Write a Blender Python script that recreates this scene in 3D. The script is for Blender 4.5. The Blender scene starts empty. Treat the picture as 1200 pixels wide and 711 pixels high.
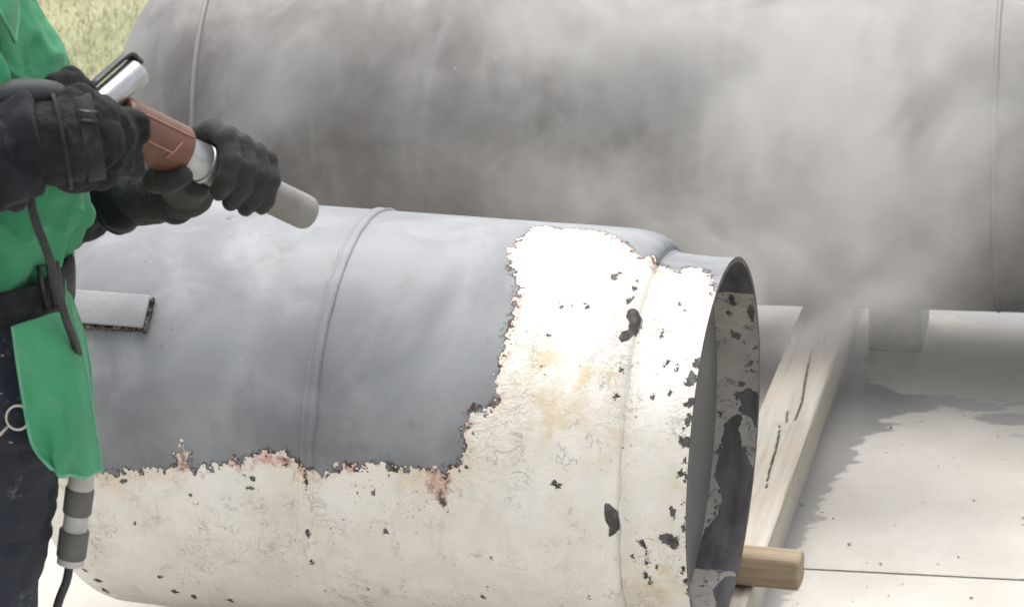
import bpy, bmesh, math, random
import numpy as np
import openvdb
from mathutils import Vector, Matrix, Euler
R = math.radians
random.seed(7); rng = np.random.default_rng(7)
sc = bpy.context.scene
COL = sc.collection

# ------------------------------------------------------------------ camera, sky, sun, exposure
cam_d = bpy.data.cameras.new('camera'); cam = bpy.data.objects.new('camera', cam_d); COL.objects.link(cam)
cam.location = (0, 0, 2.28); cam.rotation_euler = (R(90 - 17.8), 0, 0)
cam_d.sensor_width = 36.0; cam_d.lens = 36.0 * 4000 / 1200; cam_d.clip_start = 0.05; cam_d.clip_end = 3000
cam_d.dof.use_dof = True; cam_d.dof.focus_distance = 5.0; cam_d.dof.aperture_fstop = 14
sc.camera = cam
SUN_EL, SUN_AZ = 69, 342            # compass-style azimuth, 0 = +Y, clockwise
w = bpy.data.worlds.new('World'); sc.world = w; w.use_nodes = True
nt = w.node_tree; nt.nodes.clear()
sky = nt.nodes.new('ShaderNodeTexSky'); sky.sky_type = 'NISHITA'; sky.sun_disc = False
sky.sun_elevation = R(SUN_EL); sky.sun_rotation = R(SUN_AZ); sky.air_density = 1.0; sky.dust_density = 3.0; sky.ozone_density = 1.0
hs = nt.nodes.new('ShaderNodeHueSaturation'); hs.inputs['Saturation'].default_value = 0.18   # thin overcast: the blue washed out
bg = nt.nodes.new('ShaderNodeBackground'); bg.inputs['Strength'].default_value = 0.15
ow = nt.nodes.new('ShaderNodeOutputWorld')
nt.links.new(sky.outputs[0], hs.inputs['Color']); nt.links.new(hs.outputs[0], bg.inputs[0]); nt.links.new(bg.outputs[0], ow.inputs[0])
sun_d = bpy.data.lights.new('sun', 'SUN'); sun_d.energy = 1.5; sun_d.angle = R(55); sun_d.color = (1, .965, .91)
sun = bpy.data.objects.new('sun', sun_d); COL.objects.link(sun)
az = R(SUN_AZ); el = R(SUN_EL)
sdir = Vector((math.sin(az) * math.cos(el), math.cos(az) * math.cos(el), math.sin(el)))
sun.rotation_euler = sdir.to_track_quat('Z', 'Y').to_euler()
vs = sc.view_settings; vs.view_transform = 'Standard'; vs.look = 'None'; vs.exposure = 1.15; vs.gamma = 1.0; vs.use_curve_mapping = False
sc.render.engine = 'CYCLES'
cy = sc.cycles; cy.use_denoising = True; cy.max_bounces = 4; cy.diffuse_bounces = 3; cy.glossy_bounces = 2; cy.transmission_bounces = 0; cy.transparent_max_bounces = 2; cy.volume_bounces = 1; cy.volume_step_rate = 4.0; cy.volume_max_steps = 64
cy.use_adaptive_sampling = True; cy.adaptive_threshold = 0.02

# ------------------------------------------------------------------ helpers
def hash3(i, j, k, s):
    h = (i * 374761393 + j * 668265263 + k * 2147483647 + s * 144665) & 0xffffffff
    h = ((h ^ (h >> 13)) * 1274126177) & 0xffffffff
    return ((h ^ (h >> 16)) & 0xffff) / 65535.0
def vnoise(P, s=0):
    P = np.asarray(P, float); i = np.floor(P).astype(np.int64); f = P - i; f = f * f * f * (f * (f * 6 - 15) + 10)
    r = 0
    for a in (0, 1):
        for b in (0, 1):
            for c in (0, 1):
                wgt = (f[:, 0] if a else 1 - f[:, 0]) * (f[:, 1] if b else 1 - f[:, 1]) * (f[:, 2] if c else 1 - f[:, 2])
                r = r + wgt * hash3(i[:, 0] + a, i[:, 1] + b, i[:, 2] + c, s)
    return r * 2 - 1
def fbm(P, o=3, s=0):
    P = np.asarray(P, float); r = 0; a = 1
    for k in range(o): r = r + a * vnoise(P * 2 ** k + 13.7 * k, s + k); a *= .5
    return r
def make_mesh(name, V, F, smooth=True):
    V = np.asarray(V, np.float32).reshape(-1, 3); me = bpy.data.meshes.new(name)
    if isinstance(F, np.ndarray) and F.ndim == 2:
        n = F.shape[1]; me.vertices.add(len(V)); me.vertices.foreach_set('co', V.ravel())
        me.loops.add(F.size); me.loops.foreach_set('vertex_index', F.astype(np.int32).ravel())
        me.polygons.add(len(F)); me.polygons.foreach_set('loop_start', np.arange(0, F.size, n, dtype=np.int32))
        me.update(calc_edges=True); me.validate()
    else:
        me.from_pydata(V.tolist(), [], [list(map(int, f)) for f in F]); me.update()
    me.polygons.foreach_set('use_smooth', np.full(len(me.polygons), smooth)); me.update()
    return me
def props(o, label=None, cat=None, group=None, kind=None):
    for k, v in (('label', label), ('category', cat), ('group', group), ('kind', kind)):
        if v: o[k] = v
    return o
def root(name, loc, label, cat, rot=(0, 0, 0), group=None):
    o = bpy.data.objects.new(name, None); o.empty_display_size = .1; COL.objects.link(o)
    o.location = loc; o.rotation_euler = rot; return props(o, label, cat, group)
def base_of(p):
    while p is not None and p.parent is not None: p = p.parent
    return p
def link(name, me, mat, parent=None, local=False):
    """one mesh object; vertices are given in world space unless local, a parent's origin is taken off"""
    o = bpy.data.objects.new(name, me); COL.objects.link(o)
    if mat is not None: me.materials.append(mat)
    if parent is not None:
        o.parent = parent
        if not local:
            b = base_of(parent); m = Matrix.LocRotScale(b.location, b.rotation_euler, b.scale).inverted()
            me.transform(m)
    return o
class Geo:
    def __init__(s): s.V = []; s.F = []
    def add(s, V, F):
        n = len(s.V); s.V += [tuple(v) for v in V]; s.F += [tuple(n + i for i in f) for f in F]; return s
    def box(s, c, size, M=None):
        h = [x / 2 for x in size]; V = [Vector((a * h[0], b * h[1], d * h[2])) for a in (-1, 1) for b in (-1, 1) for d in (-1, 1)]
        if M is not None: V = [M @ v for v in V]
        V = [v + Vector(c) for v in V]
        return s.add(V, [(0, 1, 3, 2), (4, 6, 7, 5), (0, 4, 5, 1), (2, 3, 7, 6), (0, 2, 6, 4), (1, 5, 7, 3)])
    def tube(s, pts, rad, n=16, cap=True, closed=False, flat=1.0, upv=None):
        P = [Vector(p) for p in pts]; m = len(P)
        if not hasattr(rad, '__len__'): rad = [rad] * m
        prev = None; V = []
        for i, p in enumerate(P):
            if closed: t = P[(i + 1) % m] - P[i - 1]
            else: t = P[min(i + 1, m - 1)] - P[max(i - 1, 0)]
            t.normalize()
            if prev is None:
                a = Vector(upv) if upv is not None else (Vector((0, 0, 1)) if abs(t.z) < .9 else Vector((1, 0, 0)))
            else: a = prev
            a = (a - t * a.dot(t)).normalized(); prev = a; b = t.cross(a)
            for k in range(n):
                q = 2 * math.pi * k / n; V.append(p + (a * math.cos(q) + b * math.sin(q) * flat) * rad[i])
        F = []
        for i in range(m if closed else m - 1):
            j = (i + 1) % m
            for k in range(n): F.append((i * n + k, i * n + (k + 1) % n, j * n + (k + 1) % n, j * n + k))
        if cap and not closed: F += [tuple(range(n - 1, -1, -1)), tuple((m - 1) * n + k for k in range(n))]
        return s.add(V, F)
    def obj(s, name, mat, parent=None, smooth=True, bevel=0, seg=2, local=False):
        me = bpy.data.meshes.new(name); me.from_pydata(s.V, [], s.F); me.update()
        if bevel:
            bm = bmesh.new(); bm.from_mesh(me)
            bmesh.ops.bevel(bm, geom=[e for e in bm.edges if e.calc_face_angle(0) > .6], offset=bevel, segments=seg, affect='EDGES', profile=.5)
            bm.to_mesh(me); bm.free()
        me.polygons.foreach_set('use_smooth', np.full(len(me.polygons), smooth)); me.update()
        o = link(name, me, mat, parent, local)
        if smooth and bevel == 0: pass
        return o
def auto_smooth(o, ang=35):
    bm = bmesh.new(); bm.from_mesh(o.data)
    for e in bm.edges: e.smooth = e.calc_face_angle(0) < R(ang)
    bm.to_mesh(o.data); bm.free(); return o
def spline(pts, n):
    """Catmull-Rom through pts, n samples"""
    P = np.array(pts, float); m = len(P); P = np.vstack([2 * P[0] - P[1], P, 2 * P[-1] - P[-2]])
    out = []
    for u in np.linspace(0, m - 1, n):
        i = min(int(u), m - 2); t = u - i; a, b, c, d = P[i], P[i + 1], P[i + 2], P[i + 3]
        out.append(.5 * (2 * b + (c - a) * t + (2 * a - 5 * b + 4 * c - d) * t * t + (3 * b - a - 3 * c + d) * t ** 3))
    return np.array(out)
def organic(caps, vox, k=.012, dent=None):
    """one skin over tapered capsules (p0, p1, r0, r1), blended with radius k; returns V, quads"""
    A = np.array([c[0] for c in caps], float); B = np.array([c[1] for c in caps], float); ra = np.array([c[2] for c in caps]); rb = np.array([c[3] for c in caps])
    rm = np.maximum(ra, rb)[:, None] + .02
    lo = np.minimum(A - rm, B - rm).min(0); hi = np.maximum(A + rm, B + rm).max(0)
    n = np.ceil((hi - lo) / vox).astype(int) + 1
    D = np.full(n, .05, np.float32)
    for a, b, r0, r1 in caps:
        a = np.array(a, float); b = np.array(b, float); m = max(r0, r1) + .03
        i0 = np.maximum(np.floor((np.minimum(a, b) - m - lo) / vox).astype(int), 0); i1 = np.minimum(np.ceil((np.maximum(a, b) + m - lo) / vox).astype(int) + 1, n)
        g = [lo[q] + vox * np.arange(i0[q], i1[q]) for q in range(3)]
        X, Y, Z = np.meshgrid(*g, indexing='ij', sparse=True); ab = b - a; L = max(ab @ ab, 1e-9)
        t = np.clip(((X - a[0]) * ab[0] + (Y - a[1]) * ab[1] + (Z - a[2]) * ab[2]) / L, 0, 1)
        d = np.sqrt((X - a[0] - t * ab[0]) ** 2 + (Y - a[1] - t * ab[1]) ** 2 + (Z - a[2] - t * ab[2]) ** 2) - (r0 + (r1 - r0) * t)
        sl = tuple(slice(i0[q], i1[q]) for q in range(3)); e = D[sl]
        h = np.clip(.5 + .5 * (e - d) / k, 0, 1); D[sl] = np.minimum(e * (1 - h) + d * h - k * h * (1 - h), .05)
    gr = openvdb.FloatGrid(.05); gr.copyFromArray(D.astype(np.float32))
    V, Q = gr.convertToQuads(isovalue=0.0)
    return V * vox + lo, np.asarray(Q)[:, ::-1]
def displace(me, fn):
    n = len(me.vertices); V = np.empty(n * 3, np.float32); me.vertices.foreach_get('co', V); V = V.reshape(-1, 3).astype(float)
    N = np.empty(n * 3, np.float32); me.vertex_normals.foreach_get('vector', N); N = N.reshape(-1, 3)
    V = V + N * np.asarray(fn(V))[:, None]; me.vertices.foreach_set('co', V.astype(np.float32).ravel()); me.update()
def sdf_poly(P, poly):
    """signed distance of 2-D points to a closed polygon, positive inside"""
    poly = np.array(poly, float); d = np.full(len(P), 9e9); ins = np.zeros(len(P), bool)
    for a, b in zip(poly, np.roll(poly, -1, 0)):
        ab = b - a; t = np.clip(((P - a) @ ab) / max(ab @ ab, 1e-12), 0, 1); d = np.minimum(d, np.hypot(*(P - a - t[:, None] * ab).T))
        c = (a[1] > P[:, 1]) != (b[1] > P[:, 1])
        with np.errstate(divide='ignore', invalid='ignore'): x = (b[0] - a[0]) * (P[:, 1] - a[1]) / (b[1] - a[1] + 1e-15) + a[0]
        ins ^= c & (P[:, 0] < x)
    return np.where(ins, d, -d)
def set_attr(me, name, arr):
    a = me.attributes.new(name, 'FLOAT', 'POINT'); a.data.foreach_set('value', np.asarray(arr, np.float32))

# ------------------------------------------------------------------ material helper
class M:
    def __init__(s, name):
        s.m = bpy.data.materials.new(name); s.m.use_nodes = True; s.t = s.m.node_tree; s.t.nodes.clear()
        s.out = s.t.nodes.new('ShaderNodeOutputMaterial'); s.b = s.t.nodes.new('ShaderNodeBsdfPrincipled'); s.t.links.new(s.b.outputs[0], s.out.inputs[0])
        s.tc = s.t.nodes.new('ShaderNodeTexCoord'); s.co = s.tc.outputs['Object']
    def put(s, sock, v):
        if hasattr(v, 'links'): s.t.links.new(v, sock)
        elif v is not None:
            if isinstance(v, tuple) and len(v) == 3 and len(sock.default_value) == 4: v = v + (1,)
            sock.default_value = v
    def set(s, **k):
        for n, v in k.items(): s.put(s.b.inputs[n.replace('_', ' ')], v)
        return s.m
    def math(s, op, a, b=None, c=None, clamp=False):
        n = s.t.nodes.new('ShaderNodeMath'); n.operation = op; n.use_clamp = clamp
        for i, v in enumerate((a, b, c)):
            if v is not None: s.put(n.inputs[i], v)
        return n.outputs[0]
    def add(s, a, b): return s.math('ADD', a, b)
    def sub(s, a, b): return s.math('SUBTRACT', a, b)
    def mul(s, a, b): return s.math('MULTIPLY', a, b)
    def mx(s, a, b): return s.math('MAXIMUM', a, b)
    def step(s, v, lo, hi, a=0., b=1.):
        n = s.t.nodes.new('ShaderNodeMapRange'); n.interpolation_type = 'SMOOTHSTEP'
        for i, q in zip(range(5), (v, lo, hi, a, b)): s.put(n.inputs[i], q)
        return n.outputs[0]
    def scale(s, v, k):
        n = s.t.nodes.new('ShaderNodeMapping'); s.put(n.inputs[0], v); n.inputs['Scale'].default_value = k; return n.outputs[0]
    def noise(s, sc, det=3, rough=.55, co=None, dist=0., off=None):
        co = co or s.co
        if off: n0 = s.t.nodes.new('ShaderNodeMapping'); s.put(n0.inputs[0], co); n0.inputs['Location'].default_value = off; co = n0.outputs[0]
        n = s.t.nodes.new('ShaderNodeTexNoise'); s.put(n.inputs['Vector'], co); n.inputs['Scale'].default_value = sc; n.inputs['Detail'].default_value = det
        n.inputs['Roughness'].default_value = rough; n.inputs['Distortion'].default_value = dist
        return n.outputs[0]
    def voro(s, sc, feat='DISTANCE_TO_EDGE', co=None, rnd=1.):
        n = s.t.nodes.new('ShaderNodeTexVoronoi'); n.feature = feat; s.put(n.inputs['Vector'], co or s.co); n.inputs['Scale'].default_value = sc; n.inputs['Randomness'].default_value = rnd
        return n.outputs[0]
    def warp(s, sc, amt, co=None):
        n = s.t.nodes.new('ShaderNodeTexNoise'); s.put(n.inputs['Vector'], co or s.co); n.inputs['Scale'].default_value = sc; n.inputs['Detail'].default_value = 3
        a = s.t.nodes.new('ShaderNodeVectorMath'); a.operation = 'MULTIPLY_ADD'; s.put(a.inputs[0], n.outputs[1]); a.inputs[1].default_value = (amt,) * 3; s.put(a.inputs[2], co or s.co)
        return a.outputs[0]
    def mix(s, f, a, b):
        n = s.t.nodes.new('ShaderNodeMix'); n.data_type = 'RGBA'; s.put(n.inputs[0], f)
        for i, v in ((6, a), (7, b)):
            if isinstance(v, (int, float)): v = (v, v, v)
            s.put(n.inputs[i], v)
        return n.outputs[2]
    def mulc(s, c, f):
        n = s.t.nodes.new('ShaderNodeMix'); n.data_type = 'RGBA'; n.blend_type = 'MULTIPLY'; n.inputs[0].default_value = 1; s.put(n.inputs[6], c)
        k = s.t.nodes.new('ShaderNodeCombineColor'); [s.put(k.inputs[i], f) for i in range(3)]; s.put(n.inputs[7], k.outputs[0]); return n.outputs[2]
    def attr(s, name):
        n = s.t.nodes.new('ShaderNodeAttribute'); n.attribute_name = name; return n.outputs['Fac']
    def bump(s, h, dist, strength=1., nrm=None):
        n = s.t.nodes.new('ShaderNodeBump'); s.put(n.inputs['Height'], h); n.inputs['Distance'].default_value = dist; n.inputs['Strength'].default_value = strength
        if nrm: s.put(n.inputs['Normal'], nrm)
        s.put(s.b.inputs['Normal'], n.outputs[0]); return n.outputs[0]
def simple(name, c1, c2=None, sc=20, rough=.6, metal=0., bsc=120, bd=.0006, spec=.5):
    m = M(name); n = m.noise(sc, 4)
    m.set(Base_Color=m.mix(m.step(n, .3, .7), c1, c2 or c1), Roughness=rough, Metallic=metal)
    m.b.inputs['Specular IOR Level'].default_value = spec
    if bd: m.bump(m.noise(bsc, 3), bd)
    return m.m

# ------------------------------------------------------------------ materials
def mat_front_shell():
    m = M('stripped_and_painted_steel'); co = m.co
    clean = m.attr('clean'); chip = m.attr('chip'); stain = m.attr('stain'); rust = m.attr('rust')
    nf = m.sub(m.noise(70, 4, .68), .5); nm = m.sub(m.noise(22, 3, .6), .5)
    jit = m.add(m.mul(nf, .020), m.mul(nm, .013))
    c = m.add(clean, jit)
    # islands of the other layer close to the edge
    isl = m.sub(m.noise(95, 2, .6, off=(3, 1, 2)), .5)
    c = m.add(c, m.mul(m.mul(isl, .05), m.step(m.math('ABSOLUTE', clean), .022, .004)))
    bare = m.step(c, -.0007, .0007)
    ch = m.add(chip, m.add(m.mul(m.sub(m.noise(150, 2, .7, off=(9, 9, 1)), .5), .016), m.mul(nf, .008)))
    chipm = m.mx(m.step(ch, -.0006, .0006), m.step(m.add(m.attr('gap'), m.mul(nf, .005)), -.0005, .0005))
    # tiny scattered flakes
    fl = m.mul(m.step(m.noise(120, 3, .6, off=(7, 7, 7)), .70, .72), m.step(m.noise(8, 2, off=(2, 5, 1)), .50, .6))
    chipm = m.mx(chipm, fl)
    # steel
    cl = m.noise(4.2, 3, .5, dist=.8); cl2 = m.noise(10, 4, .6, dist=.6, off=(4, 4, 4))
    steel = m.mix(m.step(cl, .35, .7), (.150, .157, .166), (.235, .243, .252))
    steel = m.mix(m.mul(m.step(cl2, .44, .76), .5), steel, (.285, .292, .30))
    sm = m.mul(m.step(m.noise(13, 4, .65, dist=.4, off=(6, 3, 1)), .56, .74), .6); steel = m.mix(sm, steel, (.15, .15, .152))
    streak = m.noise(1, 4, .6, co=m.scale(co, (4, 60, 60)))
    steel = m.mix(m.mul(m.step(streak, .5, .8), .10), steel, (.17, .166, .166))
    spk = m.mul(m.step(m.noise(52, 3, .6, off=(1, 9, 3)), .655, .73), m.step(m.noise(6, 2, off=(8, 1, 1)), .50, .60))
    steel = m.mix(m.mul(spk, .75), steel, (.075, .058, .055))
    edge = m.step(m.add(c, m.mul(nm, -.03)), .0085, .0012)                          # dark scorched line on the steel side
    steel = m.mix(m.mul(edge, m.step(m.noise(30, 3, off=(5, 2, 9)), .3, .55)), steel, (.06, .032, .03))
    # paint
    pn = m.noise(14, 5, .6, off=(1, 2, 3))
    pa = m.mix(m.step(pn, .3, .75), (.77, .745, .695), (.68, .645, .58))
    ys = m.mul(stain, m.step(m.noise(26, 4, .6, off=(3, 3, 8)), .40, .66))
    pa = m.mix(ys, pa, (.58, .44, .24))
    yl = m.mul(m.step(c, -.06, -.006), m.step(m.noise(8, 3, off=(9, 2, 2)), .42, .66))
    pa = m.mix(m.mul(yl, .55), pa, (.64, .50, .32))
    pk = m.mul(m.step(m.add(c, m.mul(isl, .02)), -.014, -.001), m.step(m.noise(35, 3, .6, off=(2, 8, 6)), .40, .60))
    pa = m.mix(m.mul(pk, .72), pa, (.50, .27, .215))
    rs = m.step(m.add(rust, m.add(m.mul(nm, .02), m.mul(nf, .03))), -.004, .006)
    rn = m.noise(48, 3, .65, off=(3, 3, 3)); pa = m.mix(m.mul(rs, m.step(rn, .30, .62)), pa, m.mix(m.step(rn, .50, .66), (.50, .28, .23), (.085, .04, .035)))
    pinh = m.mul(m.step(m.noise(120, 2, .5, off=(6, 2, 1)), .68, .72), m.step(m.math('ABSOLUTE', clean), .03, .01))
    pa = m.mix(m.mul(pinh, .85), pa, (.05, .03, .028))
    # crackle: curling flakes outlined by short dark creases
    patch = m.step(m.noise(6.5, 3, .6, off=(4, 9, 4)), .46, .64); patch2 = m.step(m.noise(15, 3, .6, off=(1, 1, 6)), .50, .66)
    r1 = m.math('ABSOLUTE', m.sub(m.noise(24, 3, .55, dist=1.6, off=(2, 6, 2)), .5)); r2 = m.math('ABSOLUTE', m.sub(m.noise(46, 3, .6, dist=1.2, off=(5, 1, 7)), .5))
    brk = m.step(m.noise(30, 2, off=(8, 8, 2)), .44, .58); brk2 = m.step(m.noise(38, 2, off=(2, 2, 2)), .46, .58)
    crk = m.mx(m.mul(m.mul(m.step(r1, .016, .003), patch), brk), m.mul(m.mul(m.step(r2, .022, .004), patch2), brk2))
    pa = m.mix(m.mul(crk, .17), pa, (.34, .28, .22))
    pa = m.mix(m.mul(m.step(m.noise(4.5, 4, .6, off=(5, 5, 2)), .44, .68), .5), pa, (.62, .565, .47))
    pit = m.mul(m.step(m.noise(190, 2, .5, off=(2, 4, 9)), .66, .70), m.step(m.noise(7, 3, .6, off=(9, 9, 4)), .50, .62)); pa = m.mix(m.mul(pit, .7), pa, (.16, .12, .09))
    grime = m.noise(1, 5, .65, co=m.scale(co, (26, 9, 9)))
    pa = m.mix(m.mul(m.step(grime, .52, .78), .35), pa, (.45, .40, .33))
    dcol = m.mix(m.step(m.noise(80, 3), .4, .65), (.045, .038, .036), (.11, .105, .105))
    pa = m.mix(chipm, pa, dcol)
    col = m.mix(bare, pa, steel)
    lay = m.mul(m.sub(1., bare), m.sub(1., chipm))          # 1 where paint still stands
    h = m.add(m.mul(lay, 1.0), m.mul(m.mul(lay, crk), -.7))
    h = m.add(h, m.mul(lay, m.mul(m.sub(m.noise(48, 4, .72, dist=.8), .5), m.add(.9, m.mul(patch, 1.5)))))
    h = m.add(h, m.mul(lay, m.mul(m.mul(m.step(r1, .09, .0), patch), .35)))
    h = m.add(h, m.mul(m.noise(260, 2), .10))
    h = m.add(h, m.mul(m.sub(m.noise(7, 2), .5), .8))
    m.bump(h, .0020, 1.0)
    m.set(Base_Color=col, Metallic=m.mul(bare, .2), Roughness=m.add(.68, m.mul(lay, .04)))
    return m.m
def mat_front_inside():
    m = M('flaking_tank_inside'); d = m.attr('dark'); nf = m.sub(m.noise(75, 6, .68), .5); nm = m.sub(m.noise(24, 4), .5)
    a = m.step(m.add(d, m.add(m.mul(nf, .018), m.mul(nm, .008))), -.0006, .0006)
    sp = m.mul(m.step(m.noise(60, 4, .7, off=(5, 5, 1)), .575, .60), m.step(m.noise(10, 2, off=(1, 3, 3)), .44, .56))
    a = m.mx(a, sp)
    pa = m.mix(m.step(m.noise(16, 4, .6), .35, .7), (.34, .32, .29), (.25, .235, .212))
    pa = m.mix(m.mul(m.step(m.math('ABSOLUTE', m.sub(m.noise(20, 3, .6, dist=1.), .5)), .02, .004), m.mul(m.step(m.noise(9, 2), .45, .6), .6)), pa, (.13, .12, .11))
    ds = m.mix(m.step(m.noise(1, 5, .65, co=m.scale(m.co, (30, 9, 9))), .35, .66), (.04, .04, .044), (.10, .098, .10))
    m.set(Base_Color=m.mix(a, pa, ds), Roughness=.6)
    m.bump(m.add(m.sub(1., a), m.mul(m.noise(40, 4), .5)), .0015); return m.m
def mat_rear_shell():
    m = M('blasted_steel'); co = m.co
    cl = m.noise(3.0, 4, .6, dist=1.0); c2 = m.noise(1, 4, .6, co=m.scale(co, (7, 2.2, 2.2)), dist=.5)
    col = m.mix(m.step(cl, .34, .66), (.098, .092, .089), (.20, .194, .19))
    col = m.mix(m.mul(m.step(c2, .46, .72), .6), col, (.24, .234, .23))
    col = m.mix(m.mul(m.step(m.noise(8, 4, .65, off=(3, 2, 2)), .52, .74), .5), col, (.085, .08, .077))
    sp = m.mul(m.step(m.noise(70, 2), .74, .77), .6); col = m.mix(sp, col, (.32, .31, .30))
    m.set(Base_Color=col, Roughness=.62, Metallic=.3); m.bump(m.noise(260, 2), .0002); return m.m
def mat_concrete():
    m = M('concrete'); wet_shade = m.attr('wet_shade')
    a = m.noise(1.6, 5, .6); b = m.noise(38, 4, .7); g = m.noise(240, 2, .6)
    col = m.mix(m.step(a, .35, .66), (.365, .345, .31), (.45, .428, .392)); col = m.mix(m.mul(m.step(b, .5, .78), .4), col, (.32, .302, .27))
    col = m.mix(m.mul(m.step(g, .6, .75), .4), col, (.27, .26, .24)); col = m.mix(m.mul(m.step(m.noise(95, 2, off=(4, 4, 4)), .745, .77), .8), col, (.16, .15, .14))
    jit = m.add(m.add(m.mul(m.sub(m.noise(13, 4, .7), .5), .05), m.mul(m.sub(m.noise(1, 4, .65, co=m.scale(m.co, (9, 30, 1))), .5), .10)), m.mul(m.sub(m.noise(40, 4, .6), .5), .014))
    wm = m.step(m.add(wet_shade, jit), -.004, .006)
    wm = m.mul(wm, m.step(m.noise(5, 4, .6, off=(2, 7, 1)), .22, .34, .55, 1.))
    col = m.mix(wm, col, (.235, .23, .222))  # one darker tone for wet concrete and the painted shade
    m.set(Base_Color=col, Roughness=m.sub(.85, m.mul(wm, .42))); m.bump(m.add(m.mul(b, .5), g), .0012); return m.m
def mat_wood(name, c1, c2, c3, gs=(1, 1, 1), dusty=True):
    m = M(name); w_ = m.warp(3, .02, m.co); g = m.noise(1, 5, .6, co=m.scale(w_, gs)); g2 = m.noise(1, 3, .5, co=m.scale(m.co, tuple(x * 3.3 for x in gs)))
    col = m.mix(m.step(g, .32, .68), c1, c2); col = m.mix(m.mul(m.step(g2, .55, .8), .45), col, c3)
    if dusty: col = m.mix(m.mul(m.step(m.noise(7, 4), .4, .7), .5), col, (.36, .345, .32))
    m.set(Base_Color=col, Roughness=.8); m.bump(m.add(g, g2), .0015); return m.m
def mat_jeans():
    m = M('navy_denim'); n = m.noise(12, 4); wv = m.noise(1, 2, co=m.scale(m.co, (700, 700, 160)))
    col = m.mix(m.step(n, .3, .7), (.006, .009, .017), (.014, .018, .030)); col = m.mix(m.mul(m.step(wv, .45, .7), .35), col, (.028, .036, .055))
    sp = m.mul(m.step(m.noise(55, 3, .6, off=(3, 1, 1)), .685, .71), m.step(m.noise(9, 2, off=(1, 6, 2)), .46, .55)); col = m.mix(m.mul(sp, .75), col, (.42, .43, .43))
    fade = m.mul(m.step(m.noise(20, 5, .75, off=(7, 1, 2)), .60, .70), .35); col = m.mix(fade, col, (.2, .22, .25))
    m.set(Base_Color=col, Roughness=.85); m.bump(m.add(wv, m.mul(m.noise(40, 3), 2.)), .0006); return m.m
def mat_cloth(name, c1, c2, sc=14, weave=900, dust=0., rough=.85, bd=.0006, sheen=.06):
    m = M(name); n = m.noise(sc, 4); wv = m.noise(weave, 1)
    col = m.mix(m.step(n, .3, .7), c1, c2)
    if dust: col = m.mix(m.mul(m.step(m.noise(30, 4, .65, off=(2, 2, 7)), .5, .8), dust), col, (.33, .33, .32))
    m.set(Base_Color=col, Roughness=rough); m.b.inputs['Specular IOR Level'].default_value = .3; m.b.inputs['Sheen Weight'].default_value = sheen; m.b.inputs['Sheen Roughness'].default_value = .45
    m.bump(m.add(m.mul(wv, .5), m.mul(m.noise(60, 3), 1.5)), bd); return m.m
MSHELL = mat_front_shell(); MINS = mat_front_inside(); MREAR = mat_rear_shell(); MCONC = mat_concrete()
MFOOT = simple('dull_grey_steel', (.08, .078, .075), (.12, .116, .112), 9, .6)
MBEAD = simple('brushed_weld_bead', (.15, .145, .141), (.20, .195, .19), 6, .58, .3, bsc=200, bd=.0003)
MBULK = simple('grey_primer', (.10, .10, .10), (.13, .128, .126), 6, .6, bd=.0004)
MWOOD = mat_wood('dusty_pine_timber', (.33, .29, .235), (.42, .385, .325), (.22, .185, .145), (55, 2.2, 55))
MCHOCK = mat_wood('bare_pine_block', (.24, .18, .11), (.32, .255, .17), (.14, .10, .06), (3, 70, 70), dusty=False)
MPLATE = simple('dusty_grey_plate', (.165, .17, .175), (.215, .22, .225), 8, .6, .2)
MCRUST = simple('rusty_weld_crust', (.03, .025, .023), (.16, .14, .13), 60, .8, bd=.002)
MGREEN = mat_cloth('green_canvas', (.034, .20, .094), (.052, .265, .132), 7, 1100, .14)
MTRIM = mat_cloth('pale_green_trim', (.07, .27, .15), (.11, .33, .20), 30, 900, .15)
MBLACK = mat_cloth('black_jacket', (.004, .005, .009), (.009, .010, .016), 12, 900, .02)
MGLOVE = mat_cloth('black_glove', (.004, .004, .005), (.009, .009, .010), 30, 700, .04, .8, .0022, .03)
MGLOVE2 = mat_cloth('dusty_charcoal_glove', (.018, .018, .0183), (.028, .0278, .0275), 30, 700, .06, .82, .0022, .03)
MJEANS = mat_jeans()
MBELT = mat_cloth('black_webbing', (.012, .012, .014), (.02, .02, .022), 40, 500, .12)
MPLAS = simple('black_plastic', (.018, .018, .02), (.03, .03, .032), 30, .42)
MRUB = simple('black_rubber', (.012, .012, .013), (.03, .03, .03), 40, .6)
MHOSE = simple('charcoal_hose', (.018, .019, .021), (.032, .033, .035), 30, .6)
MLEATH = simple('brown_leather', (.075, .029, .018), (.125, .05, .031), 26, .5, bsc=160, bd=.0008)
MSTITCH = simple('leather_seam', (.24, .12, .08), (.30, .16, .115), 60, .7)
MSILV = simple('bare_aluminium', (.33, .335, .34), (.42, .425, .43), 30, .38, .85, bsc=300, bd=.0002)
MNOZ = simple('dusty_grey_nozzle', (.155, .147, .14), (.21, .202, .195), 18, .6, .1, bsc=200, bd=.0005)
MDARKM = simple('dark_metal', (.04, .04, .043), (.07, .07, .072), 30, .45, .5)
MGREY1 = simple('grey_tape', (.075, .073, .07), (.11, .108, .105), 40, .7)
MGREY2 = simple('light_grey_sleeve', (.33, .32, .31), (.42, .41, .39), 25, .6)
MSTEEL = simple('steel_wire', (.42, .38, .34), (.55, .5, .45), 40, .4, .8)
MSKIN = simple('skin', (.52, .33, .25), (.60, .40, .31), 18, .55)
MHAIR = simple('dark_hair', (.02, .015, .012), (.05, .038, .03), 90, .6, bsc=200, bd=.003)
MBOOT = simple('brown_boot', (.06, .038, .025), (.10, .065, .042), 20, .6)

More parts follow.
